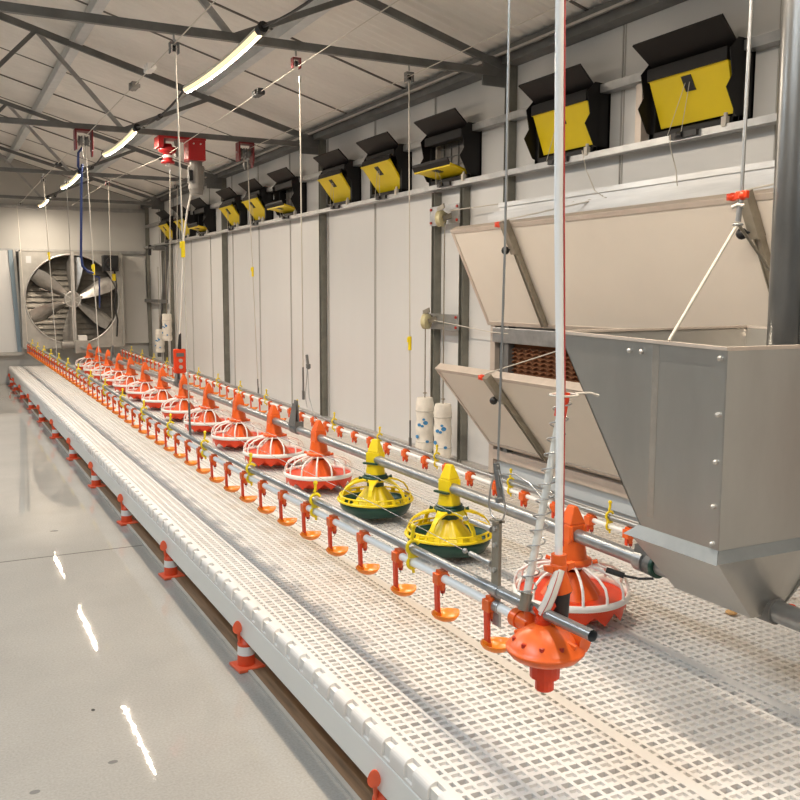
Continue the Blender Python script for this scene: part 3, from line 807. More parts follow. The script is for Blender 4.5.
# ropes that run the length of the house between the pulleys
def longrope(label,pts,r=.0026,m='rope'): return single('winch_rope',MB().tube(pts,r,6),m,label,'rope','winch ropes under the roof')
longrope('left winch rope running lengthwise under the trusses',[(1.07,2.6,2.52),(1.07,4.45,2.51),(1.07,7.3,2.50),(1.07,10.2,2.51),(1.08,13.1,2.50)])
longrope('middle winch rope wound on the red drum, lengthwise beside the tube lights',[(1.68,2.4,2.50),(1.68,4.45,2.47),(1.69,7.25,2.42)])
longrope('middle winch rope running back from the red drum to the end wall',[(1.69,7.35,2.42),(1.70,10.2,2.50),(1.72,13.1,2.5)])
longrope('right winch rope running lengthwise to the red pulley block',[(2.31,2.6,2.51),(2.31,4.45,2.49),(2.35,7.3,2.51),(2.36,10.2,2.51)])
def pulley_block(name,x,y,z,ds,m,big=True,grp='rope pulleys on the trusses'):
    t=thing(name,ds,'pulley',(x,y,z-.1),grp)
    k=1 if big else .34
    fr=MB().box(x-.065*k,x-.052*k,y-.05*k,y+.05*k,z-.10*k,z+.05*k).box(x+.052*k,x+.065*k,y-.05*k,y+.05*k,z-.10*k,z+.05*k).box(x-.065*k,x+.065*k,y-.05*k,y+.05*k,z+.036*k,z+.05*k)
    if big: fr.prism([(x+.052,y-.03,z-.10),(x+.066,y-.03,z-.10),(x+.062,y-.02,z-.145),(x+.052,y-.02,z-.14)],(0,.05,0))
    obj('housing',fr,m,t,bevel=.003*k)
    for s in ((-.022,.022) if big else (0,)):
        obj('wheel',MB().lathe([(.010,-.014),(.040,-.012),(.030,0),(.040,.012),(.010,.014)],(x+s*k*1.0,y,z-.03*k),20,True,rot=Matrix.Rotation(PI/2,3,'Y')) if big else MB().lathe([(.005,-.006),(.016,-.005),(.012,0),(.016,.005),(.005,.006)],(x,y,z-.010),16,True,rot=Matrix.Rotation(PI/2,3,'Y')),'steel_dark' if big else 'black',t)
    obj('axle',MB().cyl((x-.075*k,y,z-.03*k),(x+.075*k,y,z-.03*k),.007*k,8),'wire',t)
    if not big: obj('hook',MB().tube([(x,y,z+.025),(x,y,z+.05),(x+.008,y,z+.065),(x,y,z+.085)],.005,6),'wire',t)
    else: obj('hook',MB().tube([(x-.01,y,z-.07),(x-.012,y,z-.13),(x-.004,y,z-.16)],.006,6),'alu',t)
pulley_block('pulley_block',1.06,7.3,2.50,'dark red double pulley block on the left of the winch truss','red_dark')
pulley_block('pulley_block',2.31,7.3,2.50,'dark red double pulley block on the right of the winch truss','red_dark')
for x,y,ds in ((1.07,4.45,'on the left part of the nearest truss'),(1.68,4.45,'in the middle of the nearest truss, with red cheek'),(2.32,4.45,'at the right of the nearest truss'),
               (1.07,10.2,'on the left of the third truss'),(1.71,10.2,'in the middle of the third truss'),(2.44,10.2,'at the right of the third truss'),(1.31,10.3,'beside the smallest tube lights'),(1.08,13.1,'on the left of the farthest truss')):
    pulley_block('pulley',x,y,2.50,'small rope pulley hooked '+ds,'red_dark' if x in (1.68,1.71) else 'steel_dark',False)
for x,y,z,ds in ((1.905,5.5,2.56,'right'),(1.822,5.6,2.54,'left')):
    pass
# insulator clamps on ropes
for x,y,z,ds,m in ((1.07,5.0,2.515,'pale rope clamp on the left winch rope','white_plastic'),(1.07,5.42,2.505,'dark shackle on the left winch rope below the pale clamp','motor'),(1.68,5.05,2.46,'black and silver rope grip on the middle winch rope','black'),(1.08,9.0,2.50,'black rope stop on the left winch rope','black')):
    c=MB().box(x-.02,x+.02,y-.05,y+.05,z-.018,z+.018).cyl((x-.03,y-.02,z),(x+.03,y-.02,z),.012,8).ball((x,y+.05,z),.02,8,5)
    single('rope_clamp',c,m,ds,'rope clamp','rope clamps',bevel=.003)
# winch
w=thing('electric_winch','red electric winch with hanging grey motor bolted under the second truss','winch',(1.78,7.3,2.5))
obj('mount_plate',MB().box(1.60,1.97,7.22,7.38,2.528,2.545).box(1.60,1.64,7.22,7.38,2.46,2.535),'red',w,bevel=.003)
dz=2.43
obj('drum',MB().lathe([(.012,-.075),(.052,-.075),(.052,-.055),(.036,-.05),(.036,.0),(.052,.005),(.070,.02),(.070,.045),(.04,.05),(.03,.075)],(1.685,7.3,dz-.01),24),'red',w)
obj('drum_label',MB().lathe([(.0372,-.03),(.0372,-.012)],(1.685,7.3,dz-.01),24),'cone_white',w)
obj('drum_nut',MB().cyl((1.685,7.3,2.345),(1.685,7.3,2.325),.016,10),'cone_white',w)
obj('bearing_post',MB().box(1.745,1.765,7.26,7.34,2.40,2.53).cyl((1.655,7.3,2.48),(1.655,7.3,2.53),.016,10),'motor',w)
obj('gearbox',MB().box(1.83,1.965,7.22,7.38,2.375,2.528),'red',w,bevel=.004)
for x in (1.87,1.925): obj('bolt',MB().cyl((x,7.21,2.50),(x,7.23,2.50),.006,8),'alu',w)
obj('motor_body',MB().cyl((1.905,7.3,2.38),(1.905,7.3,2.34),.050,18).cyl((1.905,7.3,2.34),(1.905,7.3,2.16),.062,20).cyl((1.905,7.3,2.16),(1.905,7.3,2.115),.058,20,.048),'motor',w)
fn=MB()
for k in range(16):
    a=2*PI*k/16; fn.bar((1.905+.062*math.cos(a),7.3+.062*math.sin(a),2.20),(1.905+.062*math.cos(a),7.3+.062*math.sin(a),2.33),.004,.008)
obj('cooling_fin',fn,'motor',w)
obj('terminal_box',MB().box(1.835,1.865,7.24,7.28,2.22,2.30),'black',w)
# remote pendant
pt=thing('remote_control','red push-button remote control hanging over the feed pipe','remote control',(XF,7.8,.66))
obj('body',MB().box(XF-.055,XF+.05,7.78,7.82,.655,.865),'orange_deep',pt,bevel=.012)
obj('display',MB().box(XF-.035,XF+.03,7.774,7.78,.80,.83),'steel_dark',pt)
for z in (.765,.71): obj('button',MB().cyl((XF+.0,7.78,z),(XF+.0,7.765,z),.0165,14),'alu',pt)
obj('strain_relief',MB().cyl((XF-.002,7.8,.86),(XF+.004,7.79,1.0),.017,10,.010),'black',pt)
obj('cable',MB().tube([(1.865,7.3,2.14),(1.858,7.42,2.0),(1.86,7.56,1.8),(1.865,7.72,1.25),(XF,7.79,.99)],.0075,8),'pvc_clear',pt)
# blue hose
bh=MB().tube([(1.05,7.3,2.42),(1.02,7.3,2.38),(1.015,7.3,2.28),(1.03,7.3,2.24),(1.045,7.3,2.30),(1.035,7.3,2.2),(1.012,7.3,1.62),(1.02,7.3,1.54),(1.06,7.3,1.50),(1.10,7.3,1.49)],.0095,8)
single('blue_hose',bh,'blue','dark blue hose hanging from the left pulley block in front of the fan','hose')

# ------------------------------------------------------------------ black wall inlets with yellow flaps
def make_inlet(state):
    """origin: wall rail, box centre y; local x towards the wall"""
    t=thing('air_inlet','','air inlet',(0,0,0),'black wall air inlets')
    W=.52; z0,z1=-.008,.33; xf=-.08
    fr=MB()
    fr.box(xf,.0,-W/2,-W/2+.035,z0,z1).box(xf,.0,W/2-.035,W/2,z0,z1).box(xf,.0,-W/2,W/2,z1-.03,z1).box(xf,.0,-W/2,W/2,z0,z0+.04)
    fr.box(-.02,0,-W/2,W/2,z0,z1)
    obj('frame',fr,'black_inlet',t,bevel=.004)
    # hood plate on top, tilted out and up
    h=MB().hexa([(xf+.01,-W/2+.02,z1-.035),(xf+.01,W/2-.02,z1-.035),(xf-.115,W/2-.002,z1+.068),(xf-.115,-W/2+.002,z1+.068),
                 (xf+.01,-W/2+.02,z1-.025),(xf+.01,W/2-.02,z1-.025),(xf-.110,W/2-.002,z1+.076),(xf-.110,-W/2+.002,z1+.076)])
    obj('hood',h,'black_inlet',t)
    for s in (-1,1):
        y=s*(W/2-.010) if s>0 else s*(W/2-.004)
        if state=='half': ck=MB().prism([(xf+.01,y,z0+.16),(xf-.03,y,z0+.20),(xf-.055,y,z1-.06),(xf-.02,y,z1),(xf+.01,y,z1)],(0,s*.004,0))
        else: ck=MB().prism([(xf+.01,y,z0+.03),(xf-.02,y,z0+.04),(xf-.075,y,z0+.14),(xf-.045,y,z0+.19),(xf-.065,y,z1-.05),(xf-.02,y,z1+.0),(xf+.01,y,z1)],(0,s*.004,0))
        obj('side_cheek',ck,'black_inlet',t)
    obj('lintel',MB().box(xf-.05,xf+.01,-W/2+.03,W/2-.03,z1-.085,z1-.03),'black_inlet',t,bevel=.004)
    w=.228
    if state=='shut':
        a=(-.045,.050); b=(-.110,.262)
    elif state=='half':
        a=(-.022,.050); b=(-.155,.232)
    else:
        a=(-.045,.055); b=(-.205,.092)
    dx,dz=b[0]-a[0],b[1]-a[1]; L=math.hypot(dx,dz); nx,nz=-dz/L,dx/L
    th=.012
    if nx>0: nx,nz=-nx,-nz
    if state=='open': nx,nz=0,-1
    wt=w-.020
    def q(u,y,o): return (a[0]+dx*u+nx*o,y,a[1]+dz*u+nz*o)
    fl=MB().hexa([q(0,-wt,0),q(0,wt,0),q(1,w,0),q(1,-w,0),q(0,-wt,th),q(0,wt,th),q(1,w,th),q(1,-w,th)])
    fl.hexa([q(.93,-w,th),q(.93,w,th),q(1,w,th),q(1,-w,th),q(.94,-w,th+.008),q(.94,w,th+.008),q(1,w,th+.008),q(1,-w,th+.008)])
    fo=obj('flap',fl,'yellow_flap',t)
    obj('flap_lip',MB().hexa([q(1.0,-w,-.004),q(1.0,w,-.004),q(1.0,w,th),q(1.0,-w,th),q(1.10,-w,-.028),q(1.10,w,-.028),q(1.10,w,-.012),q(1.10,-w,-.012)]),'black_inlet',fo)
    lt=MB().hexa([q(.58,-.035,th),q(.58,.02,th),q(.88,.035,th),q(.88,-.02,th),q(.58,-.035,th+.004),q(.58,.02,th+.004),q(.88,.035,th+.004),q(.88,-.02,th+.004)])
    obj('latch',lt,'black',fo)
    sr=MB()
    for s in (-.02,.03):
        p=Vector(q(.75,s*.5,th+.004)); sr.tube([p,(xf-.03,s*1.6+.06,z0+.01)],.0018,4)
    obj('pull_string',sr,'rope',fo)
    br=MB().box(xf-.03,xf+.01,-.06,.10,z0-.012,z0+.012).cyl((xf-.03,.02,z0),(xf-.03,.05,z0),.012,8)
    obj('bracket',br,'black',t)
    if state=='open':
        g=MB()
        for k in range(6): g.box(-.03,-.024,-W/2+.05+k*.09,-W/2+.056+k*.09,z0+.05,z1-.06)
        for k in range(4): g.box(-.03,-.024,-W/2+.04,W/2-.04,z0+.07+k*.055,z0+.074+k*.055)
        obj('grille',g,'steel_dark',t)
        obj('screen',MB().box(-.022,-.019,-W/2+.05,W/2-.05,z0+.06,z1-.06),'motor',t)
    obj('string_anchor',MB().box(xf-.02,xf,-W/2+.05,-W/2+.075,z0+.0,z0+.04).cyl((xf-.01,-W/2+.06,z0+.03),(xf-.01,-W/2+.06,z0+.055),.008,8),'rope',t)
    return t
iy=[1.017*q+.215 for q in (2.73,3.60,4.76,5.65,6.48,7.62,8.50,9.32,10.5,11.4,12.3)]
st=['shut','shut','open','half','half','open','half','half','open','half','half']
ip={}
for k,(y,s_) in enumerate(zip(iy,st)):
    lb='black air inlet with '+{'shut':'steep yellow flap','half':'leaning yellow flap','open':'yellow flap lying open'}[s_]+', '+('nearest and largest on the wall' if k==0 else ordn(k+1)+' along the right wall from the hopper')
    loc=(3.0,y,2.035)
    if s_ not in ip: ip[s_]=make_inlet(s_); ip[s_].location=loc; ip[s_]['label']=lb
    else: dup(ip[s_],loc,lb)
# vertical pale mullions between the inlets
for k,y in enumerate((3.36,5.28,7.06,8.9,9.75)):
    single('window_post',MB().box(2.95,2.995,y-.02,y+.02,2.04,2.31),'alu_brown','pale upright between the wall rails, '+ordn(k+1)+' from the hopper end','upright','uprights between the wall rails')

# ------------------------------------------------------------------ tunnel inlet: frame, cooling pads, two cream doors
tr=MB().box(2.935,2.999,.6,4.549,1.062,1.150)
single('inlet_beam',tr,'galv','galvanised horizontal beam between the two cream tunnel doors','beam',bevel=.004)
tt=MB().box(2.86,3.0,.6,4.50,1.775,1.80).box(2.94,3.0,.6,4.50,1.80,1.845).box(2.90,2.94,.6,4.50,1.80,1.815).box(2.86,2.885,.6,4.50,1.745,1.775).box(2.93,2.94,.6,4.5,1.84,1.865)
single('inlet_head_rail',tt,'head_rail','shiny galvanised head rail above the upper cream door','rail')
single('inlet_side_post',MB().box(2.955,2.999,4.55,4.60,.27,1.77),'alu_brown','pale side post at the left of the tunnel inlet opening','post')
struct('trim_9', MB().box(2.985,2.9995,.6,4.58,.268,.355), 'blue_inside')
single('inlet_sill',MB().box(2.955,2.999,.6,4.549,.36,.42),'alu_brown','pale sill below the lower cream door','sill')
def pad(z0,z1,lb):
    m=MB(); cw=.035; ch=.024
    # staggered honeycomb of little tilted flutes
    y=.62; vs=[]
    nz=int((z1-z0)/ch); j=0
    ny=int((4.40-2.0)/cw)
    for j in range(nz):
        for i in range(ny):
            yy=4.40-i*cw; zz=z0+j*ch; o=.006
            s=1 if i%2 else -1
            m.add([(2.974,yy,zz+s*.007),(2.974,yy-cw,zz-s*.007),(2.974,yy-cw,zz-s*.007+.005),(2.974,yy,zz+s*.007+.005),
                   (2.995,yy,zz+s*.007-.008),(2.995,yy-cw,zz-s*.007-.008),(2.995,yy-cw,zz-s*.007-.003),(2.995,yy,zz+s*.007-.003)],
                  [(0,1,2,3),(3,2,6,7),(0,4,5,1)])
    m.box(2.993,2.999,.6,4.40,z0,z1)
    single('cooling_pad',m,'pad',lb,'cooling pad','cooling pads')
pad(.50,1.061,'brown honeycomb cooling pad in the lower opening, seen above the lower door'); pad(1.22,1.73,'brown honeycomb cooling pad behind the upper cream door')
single('pad_guide',MB().box(2.95,2.999,4.40,4.44,.42,1.83).box(2.988,2.999,4.44,4.55,.42,1.83),'steel_dark','dark metal guide at the left end of the cooling pads','guide')
def door(lb,A,B,y0,y1,arms,grp):
    """A: bottom hinge (x,z), B: top free edge (x,z)"""
    t=thing('tunnel_door',lb,'ventilation door',(A[0],(y0+y1)/2,A[1]),grp)
    ax=Vector((B[0]-A[0],0,B[1]-A[1])); L=ax.length; u=ax.normalized(); n=Vector((u.z*-1,0,u.x)) ; 
    if n.x>0: n=-n
    def q(s,y,o): p=Vector((A[0],y,A[1]))+u*s-n*(o); return (p.x,y,p.z)    # o: depth behind the room face
    th=.045; e=.025
    def slab(s0,s1,ya,yb,o0,o1):
        return [q(s0,ya,o0),q(s0,yb,o0),q(s0,yb,o1),q(s0,ya,o1),q(s1,ya,o0),q(s1,yb,o0),q(s1,yb,o1),q(s1,ya,o1)]
    obj('panel',MB().hexa(slab(e,L-e,y0+e,y1-e,.002,th-.004)),'cream',t)
    f=MB().hexa(slab(0,e,y0,y1,-.003,th)).hexa(slab(L-e,L,y0,y1,-.003,th)).hexa(slab(e,L-e,y0,y0+e,-.003,th)).hexa(slab(e,L-e,y1-e,y1,-.003,th))
    obj('edge_frame',f,'alu_brown',t,bevel=.002)
    for y in arms:
        m=MB().hexa(slab(.02,L-.02,y-.013,y+.013,-.022,-.001)).hexa(slab(.02,L-.02,y-.017,y-.012,-.028,-.001)).hexa(slab(.02,L-.02,y+.012,y+.017,-.028,-.001))
        a=obj('stiffener_arm',m,'strut',t)
        obj('arm_shoe',MB().hexa(slab(L-.16,L+.02,y-.022,y+.022,-.040,-.002)),'strut',a)
        c=Vector(q(L-.13,y+.04,-.05)); obj('knob',MB().cyl(q(L-.13,y,-.03),c,.005,8).ball(c,.022,10,6),'black',a)
        o=Vector(q(L+.005,y+.06,-.02)); obj('rope_clip',MB().ball(o,.02,8,6,(1,1.2,.8)).box(o.x-.012,o.x+.012,o.y-.03,o.y+.02,o.z-.012,o.z+.012),'orange_deep',a)
    return t
door('upper cream tunnel door tilted into the room below the head rail',(2.95,1.16),(2.681,1.711),1.3,4.62,(4.02,2.44),'cream tunnel doors')
door('lower cream tunnel door tilted into the room behind the hopper',(2.95,.444),(2.565,.918),1.3,4.58,(3.98,2.4),'cream tunnel doors')
def rope(label,pts,r=.0035,m='rope',grp='door ropes'): return single('rope',MB().tube(pts,r,6),m,label,'rope',grp)
rope('pale rope from the upper door arm up to the head rail',[(2.66,4.08,1.72),(2.66,4.03,1.725),(2.88,3.55,1.80)])
rope('pale rope from the second arm of the upper door to the head rail',[(2.66,2.50,1.72),(2.66,2.45,1.725),(2.88,2.05,1.80)])
rope('pale rope from the lower door arm up across the cooling pad',[(2.54,4.06,.90),(2.56,4.02,.93),(2.96,3.72,1.10)])
rope('thin rope from the upper pulley wheel to the head rail',[(2.90,4.99,1.86),(2.93,4.5,1.86)],.003)
rope('thin rope from the lower pulley wheel behind the upper door',[(2.88,5.27,1.18),(2.93,4.55,1.12),(2.95,4.1,1.11)],.003)
def pulley_plate(y0,y1,z0,z1,wy,wz,lb):
    t=thing('wall_pulley',lb,'pulley',(2.90,(y0+y1)/2,z0),'wall pulleys beside the cream doors')
    obj('plate',MB().box(2.905,2.914,y0,y1,z0,z1),'galv',t)
    for y in (y0+.02,y1-.02):
        for z in (z0+.018,z1-.018): obj('bolt',MB().cyl((2.905,y,z),(2.897,y,z),.009,8),'red_nipple',t)
    obj('bracket',MB().bar((2.905,wy+.03,wz+.02),(2.84,wy+.03,wz+.05),.02,.03).bar((2.84,wy+.03,wz+.055),(2.84,wy-.05,wz+.075),.008,.03).bar((2.905,wy-.03,wz+.02),(2.85,wy-.02,wz),.012,.03),'strut',t)
    obj('wheel',MB().lathe([(.008,-.016),(.05,-.015),(.050,-.010),(.038,0),(.050,.010),(.05,.015),(.008,.016)],(2.845,wy,wz),24,True,rot=Matrix.Rotation(.55,3,'Z')@Matrix.Rotation(PI/2,3,'X')),'pulley',t)
    obj('axle',MB().cyl((2.90,wy,wz),(2.82,wy,wz),.007,8),'wire',t)
pulley_plate(4.90,5.27,1.78,1.90,5.02,1.81,'upper pale pulley wheel on a bolted plate left of the upper door')
pulley_plate(4.90,5.27,1.115,1.215,5.20,1.165,'lower pale pulley wheel on a bolted plate above the white sacks')
def sack(x,y,z0,z1,r,lb,ztop):
    t=thing('counterweight_sack',lb,'sack',(x,y,z0),'white counterweight sacks')
    n=28; m=MB(); rnd=random.Random(int(y*100))
    prof=[]; k=18
    for i in range(k+1):
        u=i/k; rr=r*(1+.05*math.sin(u*19+y)+.03*rnd.uniform(-1,1))
        if i==0 or i==k: rr*=.90
        prof.append((rr,z0+(z1-z0)*u))
    m.lathe(prof,(x,y,0),n)
    obj('sack_cloth',m,'cloth',t)
    bd=MB().ring((x,y,z0+(z1-z0)*.76),r*1.02,.0035,24,6).ring((x,y,z0+(z1-z0)*.2),r*1.01,.003,24,6)
    obj('tie_band',bd,'rope',t)
    for a,zz,w in ((3.6,.52,.014),(3.95,.50,.011),(4.3,.56,.017),(3.3,.30,.016),(4.5,.22,.012),(4.1,.62,.01)):
        c=Vector((x+r*1.045*math.cos(a),y+r*1.045*math.sin(a),z0+(z1-z0)*zz)); tn=Vector((-math.sin(a),math.cos(a),0)); nn=Vector((math.cos(a),math.sin(a),0))
        pm=MB().prism([c+tn*w*math.cos(q)+Vector((0,0,w*.8*math.sin(q))) for q in [2*PI*i/8 for i in range(8)]],nn*.003)
        obj('printed_mark',pm,'sackblue',t)
    obj('hanging_rope',MB().tube([(x,y,z1-.01),(x,y,z1+.05),(x,y,ztop)],.0045,6).ring((x,y,z1+.03),.012,.003,12,5),'strut',t)
sack(2.85,5.22,.300,.665,.058,'white cloth sack hanging below the lower pulley wheel, left of the pair',1.13)
sack(2.85,4.98,.300,.650,.056,'white cloth sack next to the lower cream door, right of the pair',1.78)
sack(2.85,13.12,.49,.82,.062,'far white sack hanging lower, near the corner post',1.7)
sack(2.85,12.65,.68,1.05,.064,'far white sack hanging higher, beside the corner brace',1.9)
bx=thing('junction_bracket','dark bracket with black handle on the rail above the far brace','bracket',(2.86,13.0,2.0))
obj('body',MB().box(2.80,2.95,13.0,13.2,1.93,1.995).cyl((2.80,13.02,1.97),(2.72,13.05,1.96),.02,8),'steel_dark',bx); obj('handle',MB().bar((2.73,13.05,2.0),(2.73,13.08,1.86),.04,.04),'black',bx,bevel=.005)

# ------------------------------------------------------------------ exhaust fan in the back wall
fx,fz,FY=1.825,1.232,14.14; FR=.655
fan=thing('exhaust_fan','large square exhaust fan with six steel blades in the back wall','fan',(fx,14.3,.54))
H=.69; fr=MB(); n=48; vs=[];fs=[]
def sqp(a):
    c,s=math.cos(a),math.sin(a); k=1/max(abs(c),abs(s)); return (fx+H*k*c, fz+H*k*s)
angs=sorted(set([round(2*PI*i/n,6) for i in range(n)]))
for a in angs:
    X,Z=sqp(a); vs += [(X,FY,Z),(fx+FR*math.cos(a),FY,fz+FR*math.sin(a)),(fx+FR*math.cos(a),FY+.12,fz+FR*math.sin(a))]
nn=len(angs)
for i in range(nn):
    j=(i+1)%nn; fs += [(3*i,3*i+1,3*j+1,3*j),(3*i+1,3*i+2,3*j+2,3*j+1)]
fr.add(vs,fs,False)
fr.box(fx-H-.02,fx-H,FY-.01,14.44,fz-H,fz+H).box(fx+H,fx+H+.03,FY-.02,14.44,fz-H,fz+H).box(fx-H,fx+H,FY-.01,14.44,fz+H,fz+H+.02).box(fx-H,fx+H,FY-.01,14.44,fz-H-.02,fz-H)
obj('housing',fr,'fanframe',fan)
obj('orifice_ring',MB().tube([(fx+FR*math.cos(2*PI*i/48),FY-.005,fz+FR*math.sin(2*PI*i/48)) for i in range(48)],.012,6,closed=True),'alu',fan)
lv=MB()
for k in range(17):
    z=fz-H+.05+k*.08; lv.hexa([(fx-H+.02,14.38,z-.035),(fx+H-.02,14.38,z-.035),(fx+H-.02,14.39,z-.035),(fx-H+.02,14.39,z-.035),(fx-H+.02,14.41,z+.04),(fx+H-.02,14.41,z+.04),(fx+H-.02,14.42,z+.04),(fx-H+.02,14.42,z+.04)])
lv.box(fx-H,fx+H,14.43,14.44,fz-H,fz+H)
obj('louver_shutter',lv,'louver',fan)
for k in range(6):
    a=2*PI*k/6+.42; m=MB(); er=Vector((math.cos(a),0,math.sin(a))); et=Vector((-math.sin(a),0,math.cos(a))); ey=Vector((0,1,0))
    secs=[(.10,.05,.75),(.22,.085,.70),(.38,.115,.60),(.52,.125,.5),(.625,.10,.42)]
    P=[]
    for r,w,tw in secs:
        c=Vector((fx,FY+.06,fz))+er*r; d=et*math.cos(tw)+ey*math.sin(tw)
        nrm=er.cross(d); P.append([c-d*w+nrm*.0,c-d*w*.3+nrm*.02,c+d*w*.4+nrm*.02,c+d*w])
    v=[p for s_ in P for p in s_]; ff=[]
    for i in range(len(P)-1):
        for j in range(3): ff.append((i*4+j,i*4+j+1,(i+1)*4+j+1,(i+1)*4+j))
    o=len(v); v2=v+[p+Vector((0,.006,0)) for p in v]; ff2=ff+[tuple(q+o for q in g[::-1]) for g in ff]
    m.add(v2,ff2,True)
    obj('blade',m,'fanblade',fan)
obj('hub',MB().cyl((fx,FY+.03,fz),(fx,FY+.10,fz),.10,20).cyl((fx,FY-.02,fz),(fx,FY+.03,fz),.035,14),'fanframe',fan)
hb=MB()
for k in range(6):
    a=2*PI*k/6+.42; hb.bar((fx,FY+.025,fz),(fx+.15*math.cos(a),FY+.025,fz+.15*math.sin(a)),.03,.012)
hb.tube([(fx+.11*math.cos(2*PI*i/24),FY+.02,fz+.11*math.sin(2*PI*i/24)) for i in range(24)],.012,6,closed=True)
obj('pulley_spider',hb,'alu',fan)
obj('support_bar',MB().box(fx-.025,fx+.025,FY-.055,FY-.02,fz-H,fz+H),'alu',fan)
obj('motor',MB().box(fx+.42,fx+.64,FY-.16,FY-.0,fz+.42,fz+.65).cyl((fx+.53,FY-.16,fz+.54),(fx+.53,FY-.22,fz+.54),.08,16),'black',fan,bevel=.01)
obj('wiring',MB().tube([(fx+.60,FY-.03,fz+.42),(fx+.62,FY-.04,fz+.2),(fx+.58,FY-.04,fz-.1),(fx+.62,FY-.04,fz-.3),(fx+.60,FY-.04,fz-.55)],.012,6),'cable',fan)
obj('warning_label',MB().box(fx-.62,fx-.55,FY-.004,FY,fz+.52,fz+.62),'sign',fan)
obj('yellow_tag',MB().box(fx+.56,fx+.61,FY-.05,FY-.03,fz+.28,fz+.38),'yellow',fan)
obj('thermostat_handle',MB().bar((fx+.36,FY-.07,fz-.12),(fx+.37,FY-.07,fz+.33),.03,.02).bar((fx+.30,FY-.07,fz+.34),(fx+.37,FY-.07,fz+.33),.03,.02),'blue',fan)
# open shutter doors beside the fan
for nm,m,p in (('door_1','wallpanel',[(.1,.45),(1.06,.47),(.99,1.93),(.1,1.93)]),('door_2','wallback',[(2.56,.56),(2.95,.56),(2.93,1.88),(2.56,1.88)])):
    d=struct(nm,MB().prism([(x,14.36,z) for x,z in p],(0,.05,0)),m,.006)
st_=MB().prism([(1.06,14.34,.47),(1.115,14.34,.47),(1.05,14.34,1.94),(.99,14.34,1.94)],(0,.08,0))
o=struct('trim_6',st_,'bluegrey')
st_=MB().prism([(1.115,14.33,.47),(1.15,14.33,.47),(1.085,14.33,1.95),(1.05,14.33,1.95)],(0,.08,0)).box(-.2,1.15,14.33,14.43,.42,.47)
o=struct('trim_7',st_,'fanframe')

# ------------------------------------------------------------------ feed hopper
hp=thing('feed_hopper','large galvanised sheet metal feed hopper hanging at the right of the feed pipe','hopper',(1.86,1.75,.5))
xa=1.58; xt,xo=2.38,1.93       # right wall flares from xo at the flange to xt at the rim
ya,yt,yb=1.482,2.105,1.735; z0,z1=.752,1.237; w=.004
zn,zr_h=1.227,1.244            # the rim hangs a little lower at the near side
bn=MB(); yr=yt+.05
bn.prism([(xa,ya,z0),(xa,yb,z0),(xa,yt,zr_h-.003),(xa,ya,zn)],(w,0,0))
bn.hexa([(xo-w,ya,z0),(xo,ya,z0),(xo,yb,z0),(xo-w,yb,z0),(xt-w,ya,zn),(xt,ya,zn),(xt,yr,zr_h),(xt-w,yr,zr_h)])
bn.prism([(xa+.0005,ya-.003,z0),(xo,ya-.003,z0),(xt,ya-.003,zn),(xa+.0005,ya-.003,zn)],(0,.0027,0))
bn.hexa([(xa,yb-w,z0),(xo,yb-w,z0),(xo,yb,z0),(xa,yb,z0),(xa,yt-w,zr_h-.003),(xt,yr-w,zr_h),(xt,yr,zr_h),(xa,yt,zr_h-.003)])
obj('bin',bn,'galv_dull',hp)
rm=MB().bar((xa+.002,ya-.006,zn),(xa+.002,yt,zr_h-.003),.016,.008).bar((xt,ya,zn),(xt,yr,zr_h),.016,.0075)
rm.bar((xa,ya+.001,zn),(xt,ya+.001,zn),.0155,.0085).bar((xa,yt-.004,zr_h-.003),(xt,yr-.004,zr_h),.015,.007)
obj('rim',rm,'alu_brown',hp)
fl=MB()
fl.hexa([(xa-.022,ya-.02,z0-.018),(xa+.004,ya-.0,z0-.018),(xa+.004,yb+.02,z0-.018),(xa-.022,yb+.045,z0-.018),(xa-.001,ya-.001,z0+.010),(xa+.003,ya,z0+.010),(xa+.003,yb,z0+.010),(xa-.001,yb+.012,z0+.010)])
fl.hexa([(xa-.022,ya-.02,z0-.016),(xo+.022,ya-.02,z0-.016),(xo+.02,ya,z0-.016),(xa,ya,z0-.016),(xa,ya-.0045,z0+.010),(xo+.01,ya-.0045,z0+.010),(xo+.01,ya+.003,z0+.010),(xa,ya+.003,z0+.010)])
obj('flange',fl,mat('flange_steel',(.25,.27,.275),.5,.4,.1,12),hp)
xc,xd=1.795,1.896; yc,yd=1.565,1.83; zb=.538; zf=z0-.017
bo=MB()
bo.hexa([(xc,yc,zb),(xc+w,yc,zb),(xc+w,yd,zb),(xc,yd,zb),(xa-.012,ya-.012,zf),(xa-.008,ya-.012,zf),(xa-.008,yb+.03,zf),(xa-.012,yb+.03,zf)])
bo.hexa([(xd-w,yc,zb),(xd,yc,zb),(xd,yd,zb),(xd-w,yd,zb),(xo+.03,ya-.012,zf),(xo+.034,ya-.012,zf),(xo+.034,yb+.03,zf),(xo+.03,yb+.03,zf)])
bo.hexa([(xc+.004,yc,zb),(xd-.004,yc,zb),(xd-.004,yc+w,zb),(xc+.004,yc+w,zb),(xa,ya+.006,zf),(xo+.031,ya+.006,zf),(xo+.031,ya+.01,zf),(xa,ya+.01,zf)])
bo.hexa([(xc+.004,yd-w,zb),(xd-.004,yd-w,zb),(xd-.004,yd,zb),(xc+.004,yd,zb),(xa,yb+.022,zf),(xo+.031,yb+.022,zf),(xo+.031,yb+.026,zf),(xa,yb+.026,zf)])
obj('boot',bo,'galv_dull',hp)
for p in [(xa,1.497,1.205),(xa,1.497,1.076),(xa,1.497,.967),(xa,1.497,.863),(xa,1.497,.775),(xa,1.80,1.205),(xa,1.755,1.205)]:
    obj('bolt',MB().cyl((p[0]-.006,p[1],p[2]),(p[0]+.006,p[1],p[2]),.0062,8).ball((p[0]-.005,p[1],p[2]),.006,8,5),'alu',hp)
